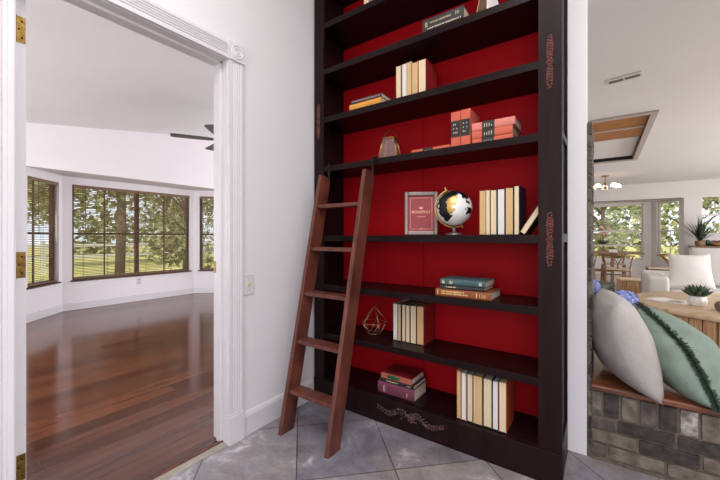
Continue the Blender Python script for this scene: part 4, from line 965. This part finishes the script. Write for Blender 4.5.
# ================================================================== OUTSIDE
LAWN = mat('lawn', (186, 178, 120), .95, rgb2=(158, 154, 96), scale=1.2, bump=.3, bscale=8, spec=.1)
b = MB(); b.box((-60, -40, -.5), (60, 70, -.32)); struct('ground_lawn', b, LAWN, None, 0, 'sunlit lawn outside the windows', 'lawn')
BARK = mat('bark', (128, 110, 96), .95, noise=.4, scale=8, bump=.5, bscale=20)
FOL = [mat('foliage_mid', (156, 164, 112), .7, noise=.3, scale=3), mat('foliage_light', (208, 206, 156), .7, noise=.25, scale=3), mat('foliage_deep', (108, 118, 84), .7, noise=.3, scale=3)]
for m in FOL:                                # thin leaves let light through
    nt = m.node_tree; pb = nt.nodes['Principled BSDF']; out = nt.nodes['Material Output']; tl = nt.nodes.new('ShaderNodeBsdfTranslucent'); ms = nt.nodes.new('ShaderNodeMixShader'); ms.inputs[0].default_value = .5
    nt.links.new(pb.inputs['Base Color'].links[0].from_socket, tl.inputs[0]); nt.links.new(pb.outputs[0], ms.inputs[1]); nt.links.new(tl.outputs[0], ms.inputs[2]); nt.links.new(ms.outputs[0], out.inputs[0])
def cloud(b, blobs, n, size, rg, wts=(4, 3, 3)):
    for i in range(n):
        c0, r0 = blobs[rg.randrange(len(blobs))]
        d = Vector((rg.gauss(0, 1), rg.gauss(0, 1), rg.gauss(0, 1))).normalized()*rg.uniform(.35, 1)**.5
        p = Vector(c0)+Vector((d.x*r0[0], d.y*r0[1], d.z*r0[2])); s_ = size*rg.uniform(.6, 1.3)
        e = Euler((rg.uniform(-1, 1), rg.uniform(-1, 1), rg.uniform(0, 6.3))).to_matrix()
        b.add([p+e @ Vector(v) for v in ((0, 0, 0), (s_*.5, -s_*.28, s_*.06), (s_, 0, 0), (s_*.5, s_*.28, s_*.06))], [(0, 1, 2, 3)], rg.choices((0, 1, 2), wts)[0])
def tree(label, x, y, h, r, seed, trunk=.16, low=.35, n=1500, size=.3, wts=(4, 3, 3), name='tree', group='trees outside'):
    rg = random.Random(seed); o = thing(name, label, 'tree', (x, y, -.32), 0, group)
    b = MB(); b.tube([(0, 0, 0), (.05, .04, h*.3), (-.03, .05, h*.6), (.02, 0, h*.9)], [trunk*1.15, trunk, trunk*.75, trunk*.25], 10)
    for k in range(6):
        a = rg.uniform(0, 6.28); z0 = h*rg.uniform(.3, .6); b.tube([(0, .04, z0), (r*.45*math.cos(a), r*.45*math.sin(a), z0+h*.14), (r*.85*math.cos(a), r*.85*math.sin(a), z0+h*.2)], [trunk*.5, trunk*.32, trunk*.1], 7)
    b.build('trunk', BARK, o)
    blobs = [(Vector((rg.uniform(-1, 1)*r*.6, rg.uniform(-1, 1)*r*.6, h*low+(h*(1-low))*rg.random())), (r*.55, r*.55, h*.16)) for k in range(9)]
    b = MB(); cloud(b, blobs, n, size, rg, wts); b.build('crown', FOL, o); return o
def shrub(label, x, y, r, h, seed, n=700, size=.16, wts=(4, 4, 2), group='shrubs outside'):
    rg = random.Random(seed); o = thing('shrub', label, 'shrub', (x, y, -.32), 0, group)
    b = MB(); 
    for k in range(6): a = k*1.05; b.tube([(0, 0, 0), (.3*r*math.cos(a), .3*r*math.sin(a), h*.4), (.6*r*math.cos(a), .6*r*math.sin(a), h*.8)], [.02, .015, .006], 6)
    b.build('stems', BARK, o)
    b = MB(); cloud(b, [(Vector((rg.uniform(-.5, .5)*r, rg.uniform(-.5, .5)*r, h*rg.uniform(.25, .8))), (r*.5, r*.5, h*.25)) for k in range(7)], n, size, rg, wts); b.build('foliage', FOL, o); return o
# left garden
tree('tree with a stout trunk seen through the left half of the wide bay window', -12.6, 4.5, 6.5, 1.15, 11, .13, .38, 1100, .26, (4, 4, 2))
tree('leafy young tree seen through the right half of the wide bay window', -11.0, 5.75, 4.6, 1.2, 12, .07, .12, 1500, .22, (4, 4, 2))
tree('tree seen through the near bay window by the door hinges', -13.6, 2.0, 6.0, 1.1, 13, .1, .42, 900, .26, (4, 4, 2))
tree('pale tree across the lawn right of the stout trunk', -18.8, 8.9, 6.5, 1.9, 14, .1, .2, 1600, .34, (4, 5, 1))
tree('pale tree at the far right of the bay view', -12.6, 9.8, 5.4, 1.2, 16, .1, .15, 1200, .24, (3, 5, 2))
tree('tree across the lawn beyond the fence', -20.5, 4.9, 7, 1.9, 15, .11, .3, 1400, .36, (4, 5, 1))
rg = random.Random(77); b = MB()
cloud(b, [((-31+rg.uniform(-1, 1), -6+1.5*k, rg.uniform(.6, 6.6)), (1.5, 1.9, 1.6)) for k in range(22) for q in (0, 1)], 9000, .55, rg, (4, 6, 1))
tag(b.build('distant_foliage', FOL), 'hazy distant foliage beyond the lawn fence outside the bay', 'foliage', None, 'stuff')
fn = thing('rail_fence', 'white rail fence across the lawn outside the bay', 'fence', (-17, 0, -.32))
FW = mat('fence_white', (226, 222, 212), .6)
for z in (.55, 1.0): b = MB(); b.box((-.03, -12, z), (.03, 22, z+.12)); b.build('rail', FW, fn)
for k in range(14): b = MB(); b.box((-.06, -12+2.6*k-.06, 0), (.06, -12+2.6*k+.06, 1.25)); b.build('post', FW, fn)
# dining garden
for i, (lab, x, y, r, h, wts) in enumerate((
    ('bright yellow-green shrub directly outside the large dining window', .2, 13.5, .45, 1.35, (2, 8, 1)),
    ('yellow-green shrub outside the right of the large dining window', 1.25, 13.7, .45, 1.2, (3, 7, 1)),
    ('dark shrub outside the narrow angled dining window', 2.45, 13.6, .5, 1.5, (3, 2, 5)),
    ('low shrub outside at the left of the dining window', -.85, 13.7, .45, 1.2, (4, 6, 1)))):
    shrub(lab, x, y, r, h, 30+i, 900, .14, wts)
tree('loose leafy tree outside the dining window', .0, 16.6, 4.4, 1.1, 41, .08, .2, 1200, .24, (4, 6, 1))
tree('arching pale tree outside the right of the dining window', 2.6, 16.4, 4.4, 1.1, 42, .08, .2, 1200, .24, (4, 6, 1))
tree('darker tree farther off outside the dining room', -2.6, 17.5, 5, 1.1, 43, .1, .2, 1200, .26, (4, 3, 3))
b = MB(); cloud(b, [((-7+1.4*k, 24+rg.uniform(-1, 1), rg.uniform(.2, 4.6)), (1.4, 1.2, 1.3)) for k in range(8) for q in (0, 1)], 4500, .42, rg, (4, 6, 1))
tag(b.build('distant_foliage', FOL), 'hazy distant foliage outside the dining window', 'foliage', None, 'stuff')
hb = thing('hanging_basket', 'small hanging basket with pink blossoms outside the dining window', 'hanging basket', (.0, 12.6, 0))
b = MB(); b.tube([(0, 0, -.325), (0, 0, 2.4)], .022, 8); b.tube([(0, 0, 2.3), (.04, -.0, 2.42), (.09, 0, 2.3)], .012, 8); b.build('hanger', mat('copper_pole', (128, 84, 62), .5), hb)
b = MB(); b.lathe([(0, .84), (.09, .87), (.15, .95), (.16, .98), (.14, .98), (0, .93)], n=20); b.build('dish', mat('dark_dish', (52, 44, 46), .5), hb)
b = MB()
for a in (0, 2.1, 4.2): b.tube([(0, 0, 1.33), (.15*math.cos(a), .15*math.sin(a), .98)], .005, 5)
b.build('chain', IRON, hb)
b = MB()
for k in range(14): b.ball((rr.uniform(-.12, .18), rr.uniform(-.08, .08), rr.uniform(1.16, 1.36)), rr.uniform(.03, .055), 8)
b.build('blossom', mat('pink_blossom', (226, 178, 150), .8), hb)
